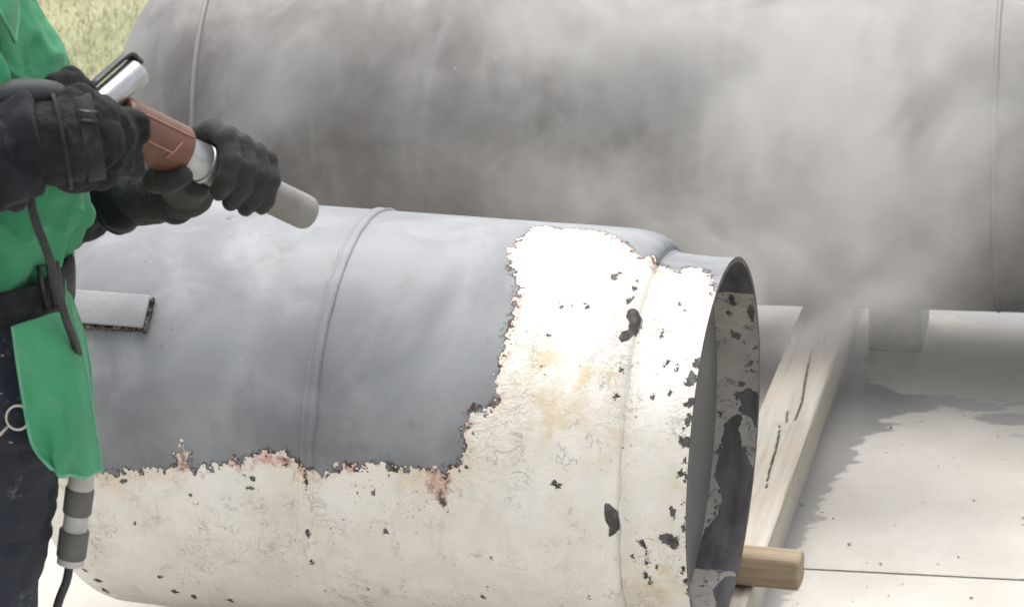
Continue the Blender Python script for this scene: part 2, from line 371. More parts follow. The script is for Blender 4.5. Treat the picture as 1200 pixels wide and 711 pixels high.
# ------------------------------------------------------------------ setting: lawn, concrete
mg = M('lawn_soil'); n_ = mg.noise(1.5, 5, .6)
mg.set(Base_Color=mg.mix(mg.step(n_, .3, .7), (.20, .215, .105), (.28, .27, .155)), Roughness=.95); mg.bump(mg.noise(60, 4), .01)
g = Geo(); g.add([(-600, -600, -.06), (600, -600, -.06), (600, 1500, -.06), (-600, 1500, -.06)], [(0, 1, 2, 3)])
props(g.obj('ground', mg.m), kind='structure')
WET_SHADE = [[(0.4720, 5.3696), (0.5065, 5.6767), (0.5398, 5.7468), (0.5813, 5.9225), (0.6177, 6.0254), (0.6617, 6.1314), (0.6850, 6.2360), (0.6947, 6.2505), (0.7210, 6.2797), (0.7598, 6.3141), (0.7215, 6.3339), (0.7589, 6.3688), (0.7995, 6.3838), (0.8385, 6.3990), (0.8653, 6.4243), (0.8867, 6.4040), (0.9180, 6.3838), (0.9890, 6.4192), (1.0135, 6.4243), (0.9594, 6.4396), (0.9368, 6.4499), (0.9247, 6.4756), (0.8936, 6.5015), (0.8883, 6.4859), (0.8545, 6.4911), (0.8161, 6.5015), (0.7897, 6.5119), (0.7544, 6.5539), (0.7328, 6.5804), (0.7252, 6.6992), (0.7720, 6.8106), (0.8353, 6.8964), (0.7319, 6.9547), (0.5531, 6.3091), (0.4427, 5.6808), (0.4212, 5.3696)], [(0.9182, 6.3588), (0.9479, 6.3788), (0.9916, 6.3889), (1.0310, 6.3688), (1.0329, 6.3239), (0.9644, 6.3141), (0.9271, 6.3239)], [(0.9731, 6.4911), (0.9849, 6.5015), (0.9978, 6.4704), (0.9991, 6.4550), (0.9792, 6.4601)], [(0.9753, 6.2602), (0.9933, 6.2699), (0.9963, 6.2553), (0.9799, 6.2456)], [(0.8785, 7.0378), (0.9757, 7.0020), (1.0215, 6.9313), (1.1457, 6.9080), (1.2076, 6.9547), (1.2244, 7.0619), (1.0487, 7.1351), (0.8895, 7.1351)], [(1.0101, 6.4601), (1.0544, 6.4704), (1.0739, 6.4294), (1.0243, 6.4396)]]  # wet patches; shade by the timber and under the rear tank painted in
pave = bpy.data.objects.new('concrete_pavement', None); COL.objects.link(pave); props(pave, kind='structure')
JD = Vector((.37584510, -.05107, 0)).normalized()          # the saw-cut joint runs along this line
JA = math.atan2(JD.y, JD.x); J0 = Vector((.51836, 5.58016, 0))
JM = Matrix.Translation(J0) @ Matrix.Rotation(JA, 4, 'Z')
def slab(x0, x1, y0, y1, step):
    xs = np.linspace(x0, x1, max(2, int((x1 - x0) / step) + 1)); ys = np.linspace(y0, y1, max(2, int((y1 - y0) / step) + 1)); e = .006
    nx, ny = len(xs), len(ys); X, Y = np.meshgrid(xs, ys); Z = np.zeros_like(X)
    V = np.stack([X, Y, Z], -1).reshape(-1, 3)
    I = np.arange(nx * ny).reshape(ny, nx); Q = np.stack([I[:-1, :-1], I[:-1, 1:], I[1:, 1:], I[1:, :-1]], -1).reshape(-1, 4)
    ring = np.concatenate([I[0, :], I[1:, -1], I[-1, -2::-1], I[-2:0:-1, 0]]); B = V[ring].copy(); B[:, 2] = -.12
    C = V[ring].copy()
    n0 = len(V); m = len(ring); V = np.vstack([V, B]); k = np.arange(m)
    Q = np.vstack([Q, np.stack([ring, n0 + k, n0 + (k + 1) % m, np.roll(ring, -1)], -1)])
    # eased arris
    edge = np.zeros(len(V), bool); edge[ring] = True; V[edge, 2] -= .002
    me = make_mesh('slab', V, Q, smooth=False); me.transform(JM)
    o = link('slab', me, MCONC, pave, local=True)
    W = np.empty(len(V) * 3, np.float32); me.vertices.foreach_get('co', W); W = W.reshape(-1, 3)[:, :2].astype(float)
    d = np.full(len(W), -1.)
    for pl in WET_SHADE: d = np.maximum(d, sdf_poly(W, pl))
    set_attr(me, 'wet_shade', d); return o
slab(-2.6, 1.05, .004, 1.78, .02); slab(-2.6, 1.05, -2.2, -.004, .05)
slab(1.058, 4.7, .004, 1.78, .05); slab(1.058, 4.7, -2.2, -.004, .2)
slab(-6.2, -2.608, .004, 1.78, .2); slab(-6.2, -2.608, -2.2, -.004, .2)
for x0, x1 in ((-6.2, -2.608), (-2.6, 1.05), (1.058, 4.7)): slab(x0, x1, -7.0, -2.208, .4)
# lawn blades behind the pad
nb = 150000
bx = rng.normal(-.6, 2.6, nb); by = 7.42 + rng.uniform(0, 1, nb) ** 1.4 * 9
hh = rng.uniform(.02, .055, nb) * (0.8 + .5 * vnoise(np.stack([bx * 2, by * 2, by * 0], -1))); ang = rng.uniform(0, 6.283, nb); wd = rng.uniform(.002, .004, nb)
ln = rng.uniform(.1, .9, nb) * hh; la = rng.uniform(0, 6.283, nb)
z0 = np.full(nb, -.062)
a_ = np.stack([bx - np.cos(ang) * wd, by - np.sin(ang) * wd, z0], -1); b_ = np.stack([bx + np.cos(ang) * wd, by + np.sin(ang) * wd, z0], -1)
c_ = np.stack([bx + np.cos(la) * ln, by + np.sin(la) * ln, z0 + hh], -1)
me = make_mesh('grass', np.stack([a_, b_, c_], 1).reshape(-1, 3), np.arange(nb * 3).reshape(-1, 3), smooth=False)
mgr = M('dry_grass_blades'); n_ = mgr.noise(2.2, 4, .6); n2_ = mgr.noise(90, 1)
mgr.set(Base_Color=mgr.mix(mgr.step(n2_, .35, .65), mgr.mix(mgr.step(n_, .35, .65), (.40, .43, .25), (.50, .50, .35)), (.58, .56, .44)), Roughness=.8)
props(link('grass', me, mgr.m), 'pale dry lawn of short grass behind the concrete pad', 'grass', kind='stuff')

# ------------------------------------------------------------------ front tank
RM, RN = .335, .302
FT = root('propane_tank', (0.3347, 5.0500, 0.4193), 'horizontal steel tank, half stripped to grey, half flaking white paint, cut open at one end', 'tank', (0, 0, R(-14.4)))
CLEAN = [(-1.3000, -0.6680), (-1.0000, -1.6680), (-0.9173, -0.6680), (-0.8865, -1.1419), (-0.8720, 1.0170), (-0.8512, 0.3913), (-0.8299, 2.6313), (-0.8161, 1.6646), (-0.7980, 1.7134), (-0.7908, 5.5769), (-0.7828, 8.9228), (-0.7729, 7.0067), (-0.7770, 3.2232), (-0.7633, 1.3134), (-0.7465, 3.6991), (-0.7355, 3.4034), (-0.7217, 4.0865), (-0.7024, 5.7768), (-0.6886, 4.3680), (-0.6750, 6.6582), (-0.6642, 8.6512), (-0.6507, 9.7632), (-0.6300, 8.7125), (-0.6096, 9.2472), (-0.5929, 6.7683), (-0.5847, 5.5190), (-0.5710, 5.0397), (-0.5574, 4.0973), (-0.5385, 6.2327), (-0.5278, 7.0833), (-0.5007, 7.0436), (-0.4739, 8.3614), (-0.4536, 7.7665), (-0.4334, 7.1710), (-0.4134, 7.7060), (-0.3934, 8.4634), (-0.3735, 8.9931), (-0.3638, 7.3388), (-0.3562, 9.2569), (-0.3392, 10.6330), (-0.3352, 14.6862), (-0.3392, 17.9335), (-0.3349, 22.3992), (-0.3257, 24.7392), (-0.3097, 24.5282), (-0.2972, 25.8124), (-0.2920, 29.6710), (-0.2982, 34.1052), (-0.2945, 38.7988), (-0.2966, 43.5712), (-0.2903, 50.0009), (-0.2905, 56.8711), (-0.2924, 60.4128), (-0.3056, 65.3169), (-0.3189, 70.0448), (-0.3276, 75.1066), (-0.3238, 80.9417), (-0.3146, 89.5792), (-0.3057, 94.8347), (-0.2809, 92.9804), (-0.2399, 93.1581), (-0.2054, 92.9903), (-0.1751, 87.6608), (-0.1460, 82.0128), (-0.1188, 78.3283), (-0.0996, 84.5338), (-0.0697, 81.8157), (-0.0569, 86.1733), (-0.0374, 85.5293), (-0.0194, 81.1310), (-0.0022, 70.9553), (-0.0030, 70.9553), (0.0500, 70.9553), (0.0500, 170.0000), (-1.3000, 170.0000)]
CHIPS = [(-0.0035, 44.1601, 0.0051, 0.0125), (-0.0080, 39.8396, 0.0077, 0.0121), (-0.0131, 37.9422, 0.0064, 0.0059), (-0.0019, 33.0569, 0.0077, 0.0072), (-0.0089, 31.9449, 0.0051, 0.0058), (-0.0050, 27.5712, 0.0064, 0.0085), (-0.0090, 25.5531, 0.0039, 0.0056), (-0.0055, 21.2429, 0.0077, 0.0098), (-0.0123, 21.8587, 0.0039, 0.0070), (-0.0045, 15.6939, 0.0039, 0.0056), (-0.0111, 12.1781, 0.0039, 0.0071), (-0.0017, 11.1143, 0.0026, 0.0057), (-0.1517, 67.5319, 0.0063, 0.0069), (-0.1476, 69.5411, 0.0031, 0.0061), (-0.2211, 55.7469, 0.0035, 0.0044), (-0.2019, 56.3530, 0.0026, 0.0036), (-0.1817, 56.1224, 0.0031, 0.0057), (-0.2291, 46.3277, 0.0039, 0.0043), (-0.2301, 37.8655, 0.0026, 0.0040), (-0.1207, 60.9354, 0.0037, 0.0084), (-0.1181, 65.5045, 0.0025, 0.0053), (-0.1165, 68.5954, 0.0033, 0.0037), (-0.0659, 52.7008, 0.0028, 0.0069), (-0.0477, 43.9517, 0.0025, 0.0047), (-0.0333, 42.3151, 0.0028, 0.0077), (-0.0544, 42.4955, 0.0026, 0.0031), (-0.0643, 33.0443, 0.0028, 0.0058), (-0.0381, 34.7286, 0.0028, 0.0058), (-0.1126, 39.0644, 0.0025, 0.0030), (-0.1147, 32.0445, 0.0025, 0.0040), (-0.0496, 65.5437, 0.0026, 0.0042), (-0.0390, 62.8829, 0.0026, 0.0040), (-0.0205, 0.7653, 0.0039, 0.0090), (-0.0052, 3.5962, 0.0026, 0.0037), (-0.0295, -7.6818, 0.0118, 0.0098), (-0.0179, -8.8431, 0.0092, 0.0115), (-0.1945, 7.7122, 0.0059, 0.0046), (-0.1891, 7.1229, 0.0052, 0.0046), (-0.3212, 19.0769, 0.0034, 0.0028), (-0.3441, 8.5446, 0.0037, 0.0026), (-0.3312, 10.3089, 0.0026, 0.0052), (-0.0677, -9.8628, 0.0053, 0.0050), (-0.0629, -12.3622, 0.0026, 0.0069), (-0.0613, -16.8620, 0.0027, 0.0055), (-0.0642, -21.7999, 0.0040, 0.0060), (-0.0586, -24.4314, 0.0029, 0.0105), (-0.0456, -17.4441, 0.0025, 0.0056), (-0.0064, -18.1153, 0.0026, 0.0056), (-0.0036, -21.9822, 0.0033, 0.0080), (-0.0009, -25.4120, 0.0033, 0.0107), (-0.6681, 1.6454, 0.0055, 0.0041), (-0.6712, -1.0256, 0.0055, 0.0028), (-0.8785, -2.4753, 0.0039, 0.0032), (-0.8686, -15.3614, 0.0029, 0.0030), (-0.7717, -4.6507, 0.0028, 0.0026), (-0.7629, -7.0155, 0.0036, 0.0025), (-0.5832, -12.3838, 0.0028, 0.0079), (-0.5825, -21.8425, 0.0035, 0.0074), (-0.3673, 0.1402, 0.0032, 0.0033), (-0.3609, -2.8502, 0.0027, 0.0042), (-0.4595, -10.0841, 0.0033, 0.0037), (-0.5032, 0.2817, 0.0025, 0.0035), (-0.4775, 0.4635, 0.0025, 0.0055), (-0.5846, 2.9713, 0.0027, 0.0109), (-0.2949, -15.7870, 0.0030, 0.0033), (-0.3078, -26.7360, 0.0027, 0.0040), (-0.3174, -30.5147, 0.0042, 0.0044), (-0.9785, -37.5590, 0.0057, 0.0065), (-0.9634, -42.0974, 0.0068, 0.0071), (-0.9634, -49.4958, 0.0055, 0.0108), (-0.8487, -35.7846, 0.0045, 0.0052), (-0.8361, -43.6145, 0.0061, 0.0063), (-0.8068, -45.9254, 0.0062, 0.0070), (-0.7465, -45.7448, 0.0046, 0.0069), (-0.0008, -0.6872, 0.0026, 0.0046), (-0.0033, -4.1677, 0.0025, 0.0047), (0.0030, -9.5456, 0.0026, 0.0066), (-0.1485, -26.4348, 0.0026, 0.0039), (-0.0832, -14.8903, 0.0025, 0.0036), (-0.6160, 5.9540, 0.0027, 0.0027), (-0.5046, -31.8959, 0.0028, 0.0046), (-0.1242, -11.9332, 0.0025, 0.0028)]
CRES = [[(-0.1200, 56.7386), (-0.1143, 58.5078), (-0.1062, 58.7325), (-0.1014, 57.9349), (-0.0993, 54.5116), (-0.1043, 50.9134), (-0.1115, 47.7907), (-0.1200, 46.6014), (-0.1238, 47.9383), (-0.1207, 49.9697), (-0.1132, 51.1191), (-0.1129, 53.3820), (-0.1192, 54.7743)], [(-0.1188, 3.4277), (-0.1118, 2.8249), (-0.1048, 0.6032), (-0.1014, -3.0993), (-0.1040, -6.0732), (-0.1085, -6.5839), (-0.1140, -7.0115), (-0.1127, -4.0106), (-0.1173, -1.8772), (-0.1197, 0.5893)]]
STAIN = [(-0.1955, 25.5123, 0.0518, 0.0577, 1.0000), (-0.2255, 38.6343, 0.0521, 0.0545, 0.7000), (-0.1559, 33.9219, 0.0439, 0.0461, 0.8000), (-0.1103, 19.0780, 0.0484, 0.0535, 0.4500), (-0.0322, -16.2016, 0.0528, 0.0747, 0.8000), (-0.0597, -27.0160, 0.0268, 0.0696, 0.9000), (-0.0068, 11.0267, 0.0258, 0.0574, 0.5000), (-0.3075, 73.4547, 0.0263, 0.0483, 0.3000)]
RUSTP = [[(-0.3933, 7.7885), (-0.3589, 9.2163), (-0.3567, 3.1116), (-0.3650, -3.8897), (-0.3714, -0.6355), (-0.3888, 3.2928)], [(-0.7952, 1.5196), (-0.7855, 8.6530), (-0.7772, 8.3204), (-0.7716, 1.8939)], [(-0.6776, 5.0026), (-0.6480, 9.8042), (-0.6231, 8.3617), (-0.6026, 7.7627), (-0.6229, 5.6188), (-0.6503, 6.5767)], [(-0.1510, 82.7178), (-0.1052, 83.6319), (-0.0658, 84.4545), (-0.0349, 80.6314), (-0.0737, 79.4173), (-0.1160, 76.0359)]]
DARKIN = [[(-0.0156, 180.2332), (-0.0010, 182.0132), (0.0057, 187.0285), (-0.0014, 192.7422), (-0.0109, 189.5528), (-0.0227, 188.6254), (-0.0344, 187.6944), (-0.0293, 184.7760), (-0.0326, 181.9665)], [(-0.0312, 189.0477), (-0.0222, 190.3000), (-0.0295, 194.5984), (-0.0182, 201.3274), (0.0052, 207.8596), (0.0117, 209.1420), (0.0132, 220.5049), (0.0112, 232.7315), (0.0067, 243.7363), (-0.0196, 242.9292), (-0.0474, 243.6137), (-0.0738, 242.8060), (-0.0728, 237.8698), (-0.0670, 228.0570), (-0.0534, 223.5404), (-0.0455, 218.6845), (-0.0507, 213.0489), (-0.0624, 210.4334), (-0.0619, 206.2295), (-0.0566, 199.2055), (-0.0558, 193.6452), (-0.0453, 190.1229)], [(-0.0680, 143.8280), (-0.0469, 141.4306), (-0.0189, 141.6582), (0.0067, 140.9882), (0.0181, 133.1328), (0.0191, 107.2194), (-0.0084, 107.1829), (-0.0388, 119.6653), (-0.0647, 135.7379)], [(-0.0323, 251.8002), (-0.0172, 245.4509), (0.0049, 244.8871), (0.0138, 259.9145), (-0.0160, 260.9821)]]
DARKBLOB = [(-0.0389, 144.9111, 0.0057, 0.0146), (-0.0356, 147.0020, 0.0057, 0.0069), (-0.0089, 150.9040, 0.0057, 0.0173), (-0.0362, 161.6462, 0.0072, 0.0091), (0.0040, 160.1955, 0.0030, 0.0111), (-0.0286, 178.9947, 0.0043, 0.0046), (-0.0383, 182.6370, 0.0043, 0.0030), (-0.0126, 204.0001, 0.0030, 0.0030)]
def tank_attrs(me, sx, th):
    P = np.stack([sx, np.radians(th) * RM], -1)
    U = lambda pl: [(s, math.radians(t) * RM) for s, t in pl]
    set_attr(me, 'clean', np.clip(sdf_poly(P, U(CLEAN)), -.3, .3))
    d = np.full(len(P), -.1)
    for s, t, rx, ry in CHIPS:
        q = np.hypot((P[:, 0] - s) / rx, (P[:, 1] - math.radians(t) * RM) / ry); d = np.maximum(d, (1 - q) * min(rx, ry))
    set_attr(me, 'chip', d)
    d = np.full(len(P), -.1)
    for pl in CRES: d = np.maximum(d, sdf_poly(P, U(pl)))
    set_attr(me, 'gap', d)
    r = np.full(len(P), -.1)
    for pl in RUSTP: r = np.maximum(r, sdf_poly(P, U(pl)))
    set_attr(me, 'rust', r)
    st = np.zeros(len(P))
    for s, t, rx, ry, a in STAIN: st = np.maximum(st, a * np.exp(-((P[:, 0] - s) / rx) ** 2 - ((P[:, 1] - math.radians(t) * RM) / ry) ** 2))
    set_attr(me, 'stain', st)
HS, HC = -.955, .175                                        # where the closed head begins, its depth
ph = np.linspace(math.pi / 2 - .02, 0, 46)[:-1]
prof = [(HS - HC * math.sin(p), RM * math.cos(p)) for p in ph]
prof += [(x, RM) for x in np.linspace(HS, -.172, 200)]
A0, A1 = -.172, -.104                                       # shoulder: knuckle curving down to the collar
for u in np.linspace(0, 1, 18)[1:]:
    x = A0 + (A1 - A0) * math.sin(u * math.pi / 2); prof.append((x, RN + .002 + (RM - RN - .002) * math.cos(u * math.pi / 2) ** .8))
prof += [(x, RN + .0015 * math.sin(x * 40)) for x in np.linspace(A1 + .003, 0, 30)]
prof = np.array(prof)
NT = 540; th = np.linspace(-180, 180, NT, endpoint=False)
def revolve(prof, th, wob=0.0):
    S, T = np.meshgrid(prof[:, 0], th, indexing='ij'); RR = np.repeat(prof[:, 1][:, None], len(th), 1)
    if wob:
        q = np.stack([S.ravel() * 4, np.cos(np.radians(T.ravel())) * 1.5, np.sin(np.radians(T.ravel())) * 1.5], -1); RR = RR + wob * fbm(q, 2).reshape(RR.shape)
    V = np.stack([S, -RR * np.cos(np.radians(T)), RR * np.sin(np.radians(T))], -1).reshape(-1, 3)
    n, m = len(prof), len(th); I = np.arange(n * m).reshape(n, m); J = np.roll(I, -1, 1)
    Q = np.stack([I[:-1], I[1:], J[1:], J[:-1]], -1).reshape(-1, 4)
    return V, Q, S.ravel(), T.ravel()
V, Q, S_, T_ = revolve(prof, th, .0018)
me = make_mesh('shell', V, Q); tank_attrs(me, S_, T_)
shell = link('shell', me, MSHELL, FT, local=True)
shell['label'] = 'grey blasted steel with white flaking paint below a ragged edge'
# raised circumferential joint: a joggled lap with two lips
def ring_part(name, sx, width, hgt, Rr, mat, parent, attrs=None, bead=False):
    pr = np.array([(sx - width / 2 - .004, Rr - .003), (sx - width / 2 - .001, Rr + hgt * .5), (sx - width / 2 + .002, Rr + hgt), (sx - width / 4, Rr + hgt * .75), (sx, Rr + hgt * .55), (sx + width / 4, Rr + hgt * .75), (sx + width / 2 - .002, Rr + hgt), (sx + width / 2 + .001, Rr + hgt * .5), (sx + width / 2 + .004, Rr - .003)])
    if bead: pr = np.array([(sx - width * math.cos(q), Rr - .0015 + (hgt + .0015) * math.sin(q)) for q in np.linspace(0, math.pi, 9)])
    t2 = np.linspace(-180, 180, 720, endpoint=False); V, Q, S, T = revolve(pr, t2, 0)
    q = np.stack([S * 60, np.cos(np.radians(T)) * 9, np.sin(np.radians(T)) * 9], -1); V[:, 0] += (.0004 if bead else .0022) * fbm(q, 3)
    me = make_mesh(name, V, Q)
    if attrs: attrs(me, S, T)
    return link(name, me, mat, parent, local=True)
ring_part('weld_seam', -.583, .017, .0042, RM, MSHELL, FT, tank_attrs)
ring_part('weld_seam', A1 + .001, .008, .003, RN, MSHELL, FT, tank_attrs)
# inside of the collar, its lip and the bulkhead
ip = np.array([(0.0, RN + .0005), (.0012, RN - .0015), (.0012, RN - .006), (0, RN - .0075)]); V, Q, S_, T_ = revolve(ip, np.linspace(-180, 180, 360, endpoint=False))
link('cut_lip', make_mesh('cut_lip', V, Q), simple('ground_steel_lip', (.045, .043, .042), (.11, .10, .095), 40, .5, .3), FT, local=True)
ip = np.array([(x, RN - .0075) for x in np.linspace(0, -.075, 30)]); V, Q, S_, T_ = revolve(ip, th)
me = make_mesh('inner_wall', V, Q)
P = np.stack([S_, np.radians(T_) * RM], -1)
# angles on the far wall straddle +-180, so shift them to 0..360
Tw = np.where(T_ < 0, T_ + 360, T_); P = np.stack([S_, np.radians(Tw) * RN], -1); d = np.full(len(P), -.1)
for pl in DARKIN: d = np.maximum(d, sdf_poly(P, [(s, math.radians(t) * RN) for s, t in pl]))
for s, t, rx, ry in DARKBLOB:
    q = np.hypot((P[:, 0] - s) / rx, (P[:, 1] - math.radians(t) * RN) / ry); d = np.maximum(d, (1 - q) * min(rx, ry))
set_attr(me, 'dark', d)
link('inner_wall', me, MINS, FT, local=True)['label'] = 'collar inside with peeling beige paint and bare dark patches'
bp = np.array([(-.070, RN - .0078), (-.0705, RN - .02), (-.073, RN * .8), (-.085, RN * .55), (-.098, RN * .25), (-.10, .002)])
V, Q, S_, T_ = revolve(bp, np.linspace(-180, 180, 180, endpoint=False)); link('bulkhead', make_mesh('bulkhead', V, Q), MBULK, FT, local=True)
# bracket pad welded to the shell
def shell_frame(s, t, r=RM):
    t = R(t); nrm = Vector((0, -math.cos(t), math.sin(t))); tan = Vector((0, math.sin(t), math.cos(t)))
    return Vector((s, -r * math.cos(t), r * math.sin(t))), Matrix((Vector((1, 0, 0)), tan, nrm)).transposed()
bs, bt = (-0.9308, 42.6545)
p, MF = shell_frame(bs, bt)
o = Geo().box(p + MF @ Vector((0, 0, .015)), (.138, .056, .004), MF).obj('bracket_plate', MPLATE, FT, bevel=.002, local=True); o['label'] = 'dusty flat plate standing off the tank side'
gc = Geo()
for k in range(46):
    u = k / 45; 
    x, y = (-.067 + .136 * u, -.0265) if k % 2 else ((.068, -.0265 + .053 * u))
    gc.tube([p + MF @ Vector((x + random.uniform(-.002, .002), y + random.uniform(-.002, .002), .002)), p + MF @ Vector((x + random.uniform(-.004, .004), y + random.uniform(-.003, .003), random.uniform(.005, .0115)))], [random.uniform(.003, .006), random.uniform(.0015, .004)], 6)
gc.box(p + MF @ Vector((-.004, .002, .006)), (.126, .046, .013), MF)
gc.obj('weld_crust', MCRUST, o, local=True)

nf_ = 260; fv = []; ff = []
for k in range(nf_):
    a = random.uniform(0, 6.283); rr = abs(random.gauss(0, .55)); px = .15 + random.uniform(-1, 1.0); py = 5.25 + random.uniform(-.5, 1.2)
    sz = random.uniform(.0014, .0038); q = [(px + sz * random.uniform(.6, 1.2) * math.cos(a + t), py + sz * random.uniform(.6, 1.2) * math.sin(a + t)) for t in (0, 1.4, 2.9, 4.6)]
    n0 = len(fv); lift = random.uniform(.0005, .002); fv += [(x, y, .0012 + (lift if i % 2 else 0)) for i, (x, y) in enumerate(q)] + [(x, y, .0026 + (lift if i % 2 else 0)) for i, (x, y) in enumerate(q)]
    ff += [(n0 + 3, n0 + 2, n0 + 1, n0), (n0 + 4, n0 + 5, n0 + 6, n0 + 7)] + [(n0 + i, n0 + (i + 1) % 4, n0 + 4 + (i + 1) % 4, n0 + 4 + i) for i in range(4)]
g = Geo(); g.V = fv; g.F = ff
mf = M('paint_flake_mix'); mf.set(Base_Color=mf.mix(mf.step(mf.noise(40, 1), .55, .6), (.58, .55, .5), (.2, .18, .16)), Roughness=.8)
props(g.obj('paint_flakes', mf.m, smooth=False), 'crumbs of stripped paint scattered over the concrete', 'debris', kind='stuff')

# ------------------------------------------------------------------ rear tank
BR = .365
BT = root('propane_tank', (0.1790, 6.9300, 0.4451), 'long grey blasted steel tank lying behind the half stripped one, veiled in dust', 'tank', (0, R(-1.9), R(-11)))
BL, BRT = -.775, .845
ph = np.linspace(math.pi / 2 - .02, 0, 40)[:-1]; hd = .26
prof = [(BL - hd * math.sin(p), BR * math.cos(p)) for p in ph] + [(x, BR) for x in np.linspace(BL, 1.75, 120)] + [(1.75 + hd * math.sin(p), BR * math.cos(p)) for p in ph[::-1]]
V, Q, S_, T_ = revolve(np.array(prof), np.linspace(-180, 180, 300, endpoint=False), .003)
link('shell', make_mesh('shell', V, Q), MREAR, BT, local=True)
for s in (BL, BRT): ring_part('weld_seam', s, .0055, .0035, BR, MBEAD, BT, bead=True)
FOOT = (0.6263, -0.4658)
gf = Geo(); fx = FOOT[0]
for sx_ in (fx,):
    prf = []
    for k in range(13):
        y = -.04 + .22 * k / 12; prf.append((y, -math.sqrt(BR ** 2 - y ** 2) + .004))
    W0, W1 = sx_ - .055, sx_ + .055; zb = FOOT[1]
    Vf = [(W0, y, z) for y, z in prf] + [(W1, y, z) for y, z in prf] + [(W0, y, min(zb, z - .01)) for y, z in prf] + [(W1, y, min(zb, z - .01)) for y, z in prf]
    n = len(prf); Ff = []
    for i in range(n - 1): Ff += [(i, i + 1, n + i + 1, n + i), (2 * n + i, 3 * n + i, 3 * n + i + 1, 2 * n + i + 1), (i, 2 * n + i, 2 * n + i + 1, i + 1), (n + i, n + i + 1, 3 * n + i + 1, 3 * n + i)]
    Ff += [(0, n, 3 * n, 2 * n), (n - 1, 3 * n - 1, 4 * n - 1, 2 * n - 1)]
    gf.add(Vf, Ff)
gf.obj('support_foot', MFOOT, BT, smooth=False, bevel=.004, local=True)

# ------------------------------------------------------------------ timbers and chock
def timber(name, p0, p1, wdt, hgt, label, cracks=True, seed=0):
    p0, p1 = Vector(p0), Vector(p1); L = (p1 - p0).length; a = math.atan2(p1.y - p0.y, p1.x - p0.x) - math.pi / 2
    # section points: bottom corners plus a finely divided top
    nx, ny = 44, int(L / .008)
    xs = np.linspace(-wdt / 2, wdt / 2, nx); ys = np.linspace(0, L, ny); X, Y = np.meshgrid(xs, ys)
    Z = np.full_like(X, hgt)
    ed = np.minimum(X + wdt / 2, wdt / 2 - X); wob = .004 + .003 * vnoise(np.stack([Y.ravel() * 5, np.sign(X.ravel()) * 3, X.ravel() * 0], -1), seed).reshape(X.shape)
    Z -= np.clip(wob - ed, 0, 1) ** 2 / .006
    Z += .0012 * fbm(np.stack([X.ravel() * 90, Y.ravel() * 3, X.ravel() * 0], -1), 3, seed).reshape(X.shape)
    if cracks:
        for pts, wd_, dp in CRACKS:
            pts = spline(pts, 60); d = np.full(X.shape, 9.); tt = np.zeros(X.shape)
            for i in range(59):
                a_, b_ = pts[i], pts[i + 1]; ab = b_ - a_; t = np.clip(((X - a_[0]) * ab[0] + (Y - a_[1]) * ab[1]) / (ab @ ab), 0, 1)
                dd = np.hypot(X - a_[0] - t * ab[0], (Y - a_[1] - t * ab[1]) * .25); u = (i + t) / 59; tt = np.where(dd < d, u, tt); d = np.minimum(d, dd)
            wloc = wd_ * np.sin(np.pi * np.clip(tt, .03, .97)) ** .7; Z -= dp * np.clip(1 - d / np.maximum(wloc, 1e-4), 0, 1)
    V = np.stack([X, Y, Z], -1).reshape(-1, 3); I = np.arange(nx * ny).reshape(ny, nx)
    Q = np.stack([I[:-1, :-1], I[:-1, 1:], I[1:, 1:], I[1:, :-1]], -1).reshape(-1, 4)
    ring = np.concatenate([I[0, :], I[1:, -1], I[-1, -2::-1], I[-2:0:-1, 0]]); prevr = ring; m = len(ring); k = np.arange(m)
    for zz in (.75, .5, .25, 0):
        Bv = V[ring].copy(); Bv[:, 2] = hgt * zz; Bv[:, 0] *= 1.0 + .02 * vnoise(np.stack([Bv[:, 1] * 6, Bv[:, 2] * 20, Bv[:, 0] * 9], -1), seed + 3)
        n0 = len(V); V = np.vstack([V, Bv]); Q = np.vstack([Q, np.stack([prevr, n0 + k, n0 + (k + 1) % m, np.roll(prevr, -1)], -1)]); prevr = n0 + k
    me = make_mesh(name, V, Q); o = link(name, me, MWOOD); o.location = p0; o.rotation_euler = (0, 0, a); auto_smooth(o, 50)
    return props(o, label, 'timber')
CRACKS = [([(-0.0005, 1.9389), (0.0058, 1.8143), (0.0116, 1.7094), (0.0203, 1.5828), (0.0207, 1.4737)], 0.0019, 0.026), ([(-0.0003, 1.5236), (0.0084, 1.4420)], 0.0016, 0.018), ([(-0.0048, 1.4441), (0.0042, 1.3362), (0.0082, 1.2079), (0.0145, 1.0892)], 0.0018, 0.024), ([(0.0015, 1.9954), (0.0109, 1.9301)], 0.0015, 0.015), ([(-0.0528, 1.9674), (-0.0449, 1.9187)], 0.0015, 0.015), ([(-0.0425, 1.9977), (-0.0293, 1.9330)], 0.0015, 0.015), ([(0.0168, 1.9986), (0.0204, 1.9376)], 0.0012, 0.012), ([(-0.0191, 1.4412), (0.0040, 1.4508)], 0.0012, 0.01)]
timber('timber', (0.2213, 4.6586, 0.0000), (0.7977, 7.4702, 0.0000), .104, .09, 'cracked pale square timber running under the open collar to the rear tank', True, 1)
timber('timber', (-0.5104, 4.7592, 0.0000), (0.0218, 7.3552, 0.0000), .100, .09, 'square timber lying under the closed ends of both tanks', False, 5)
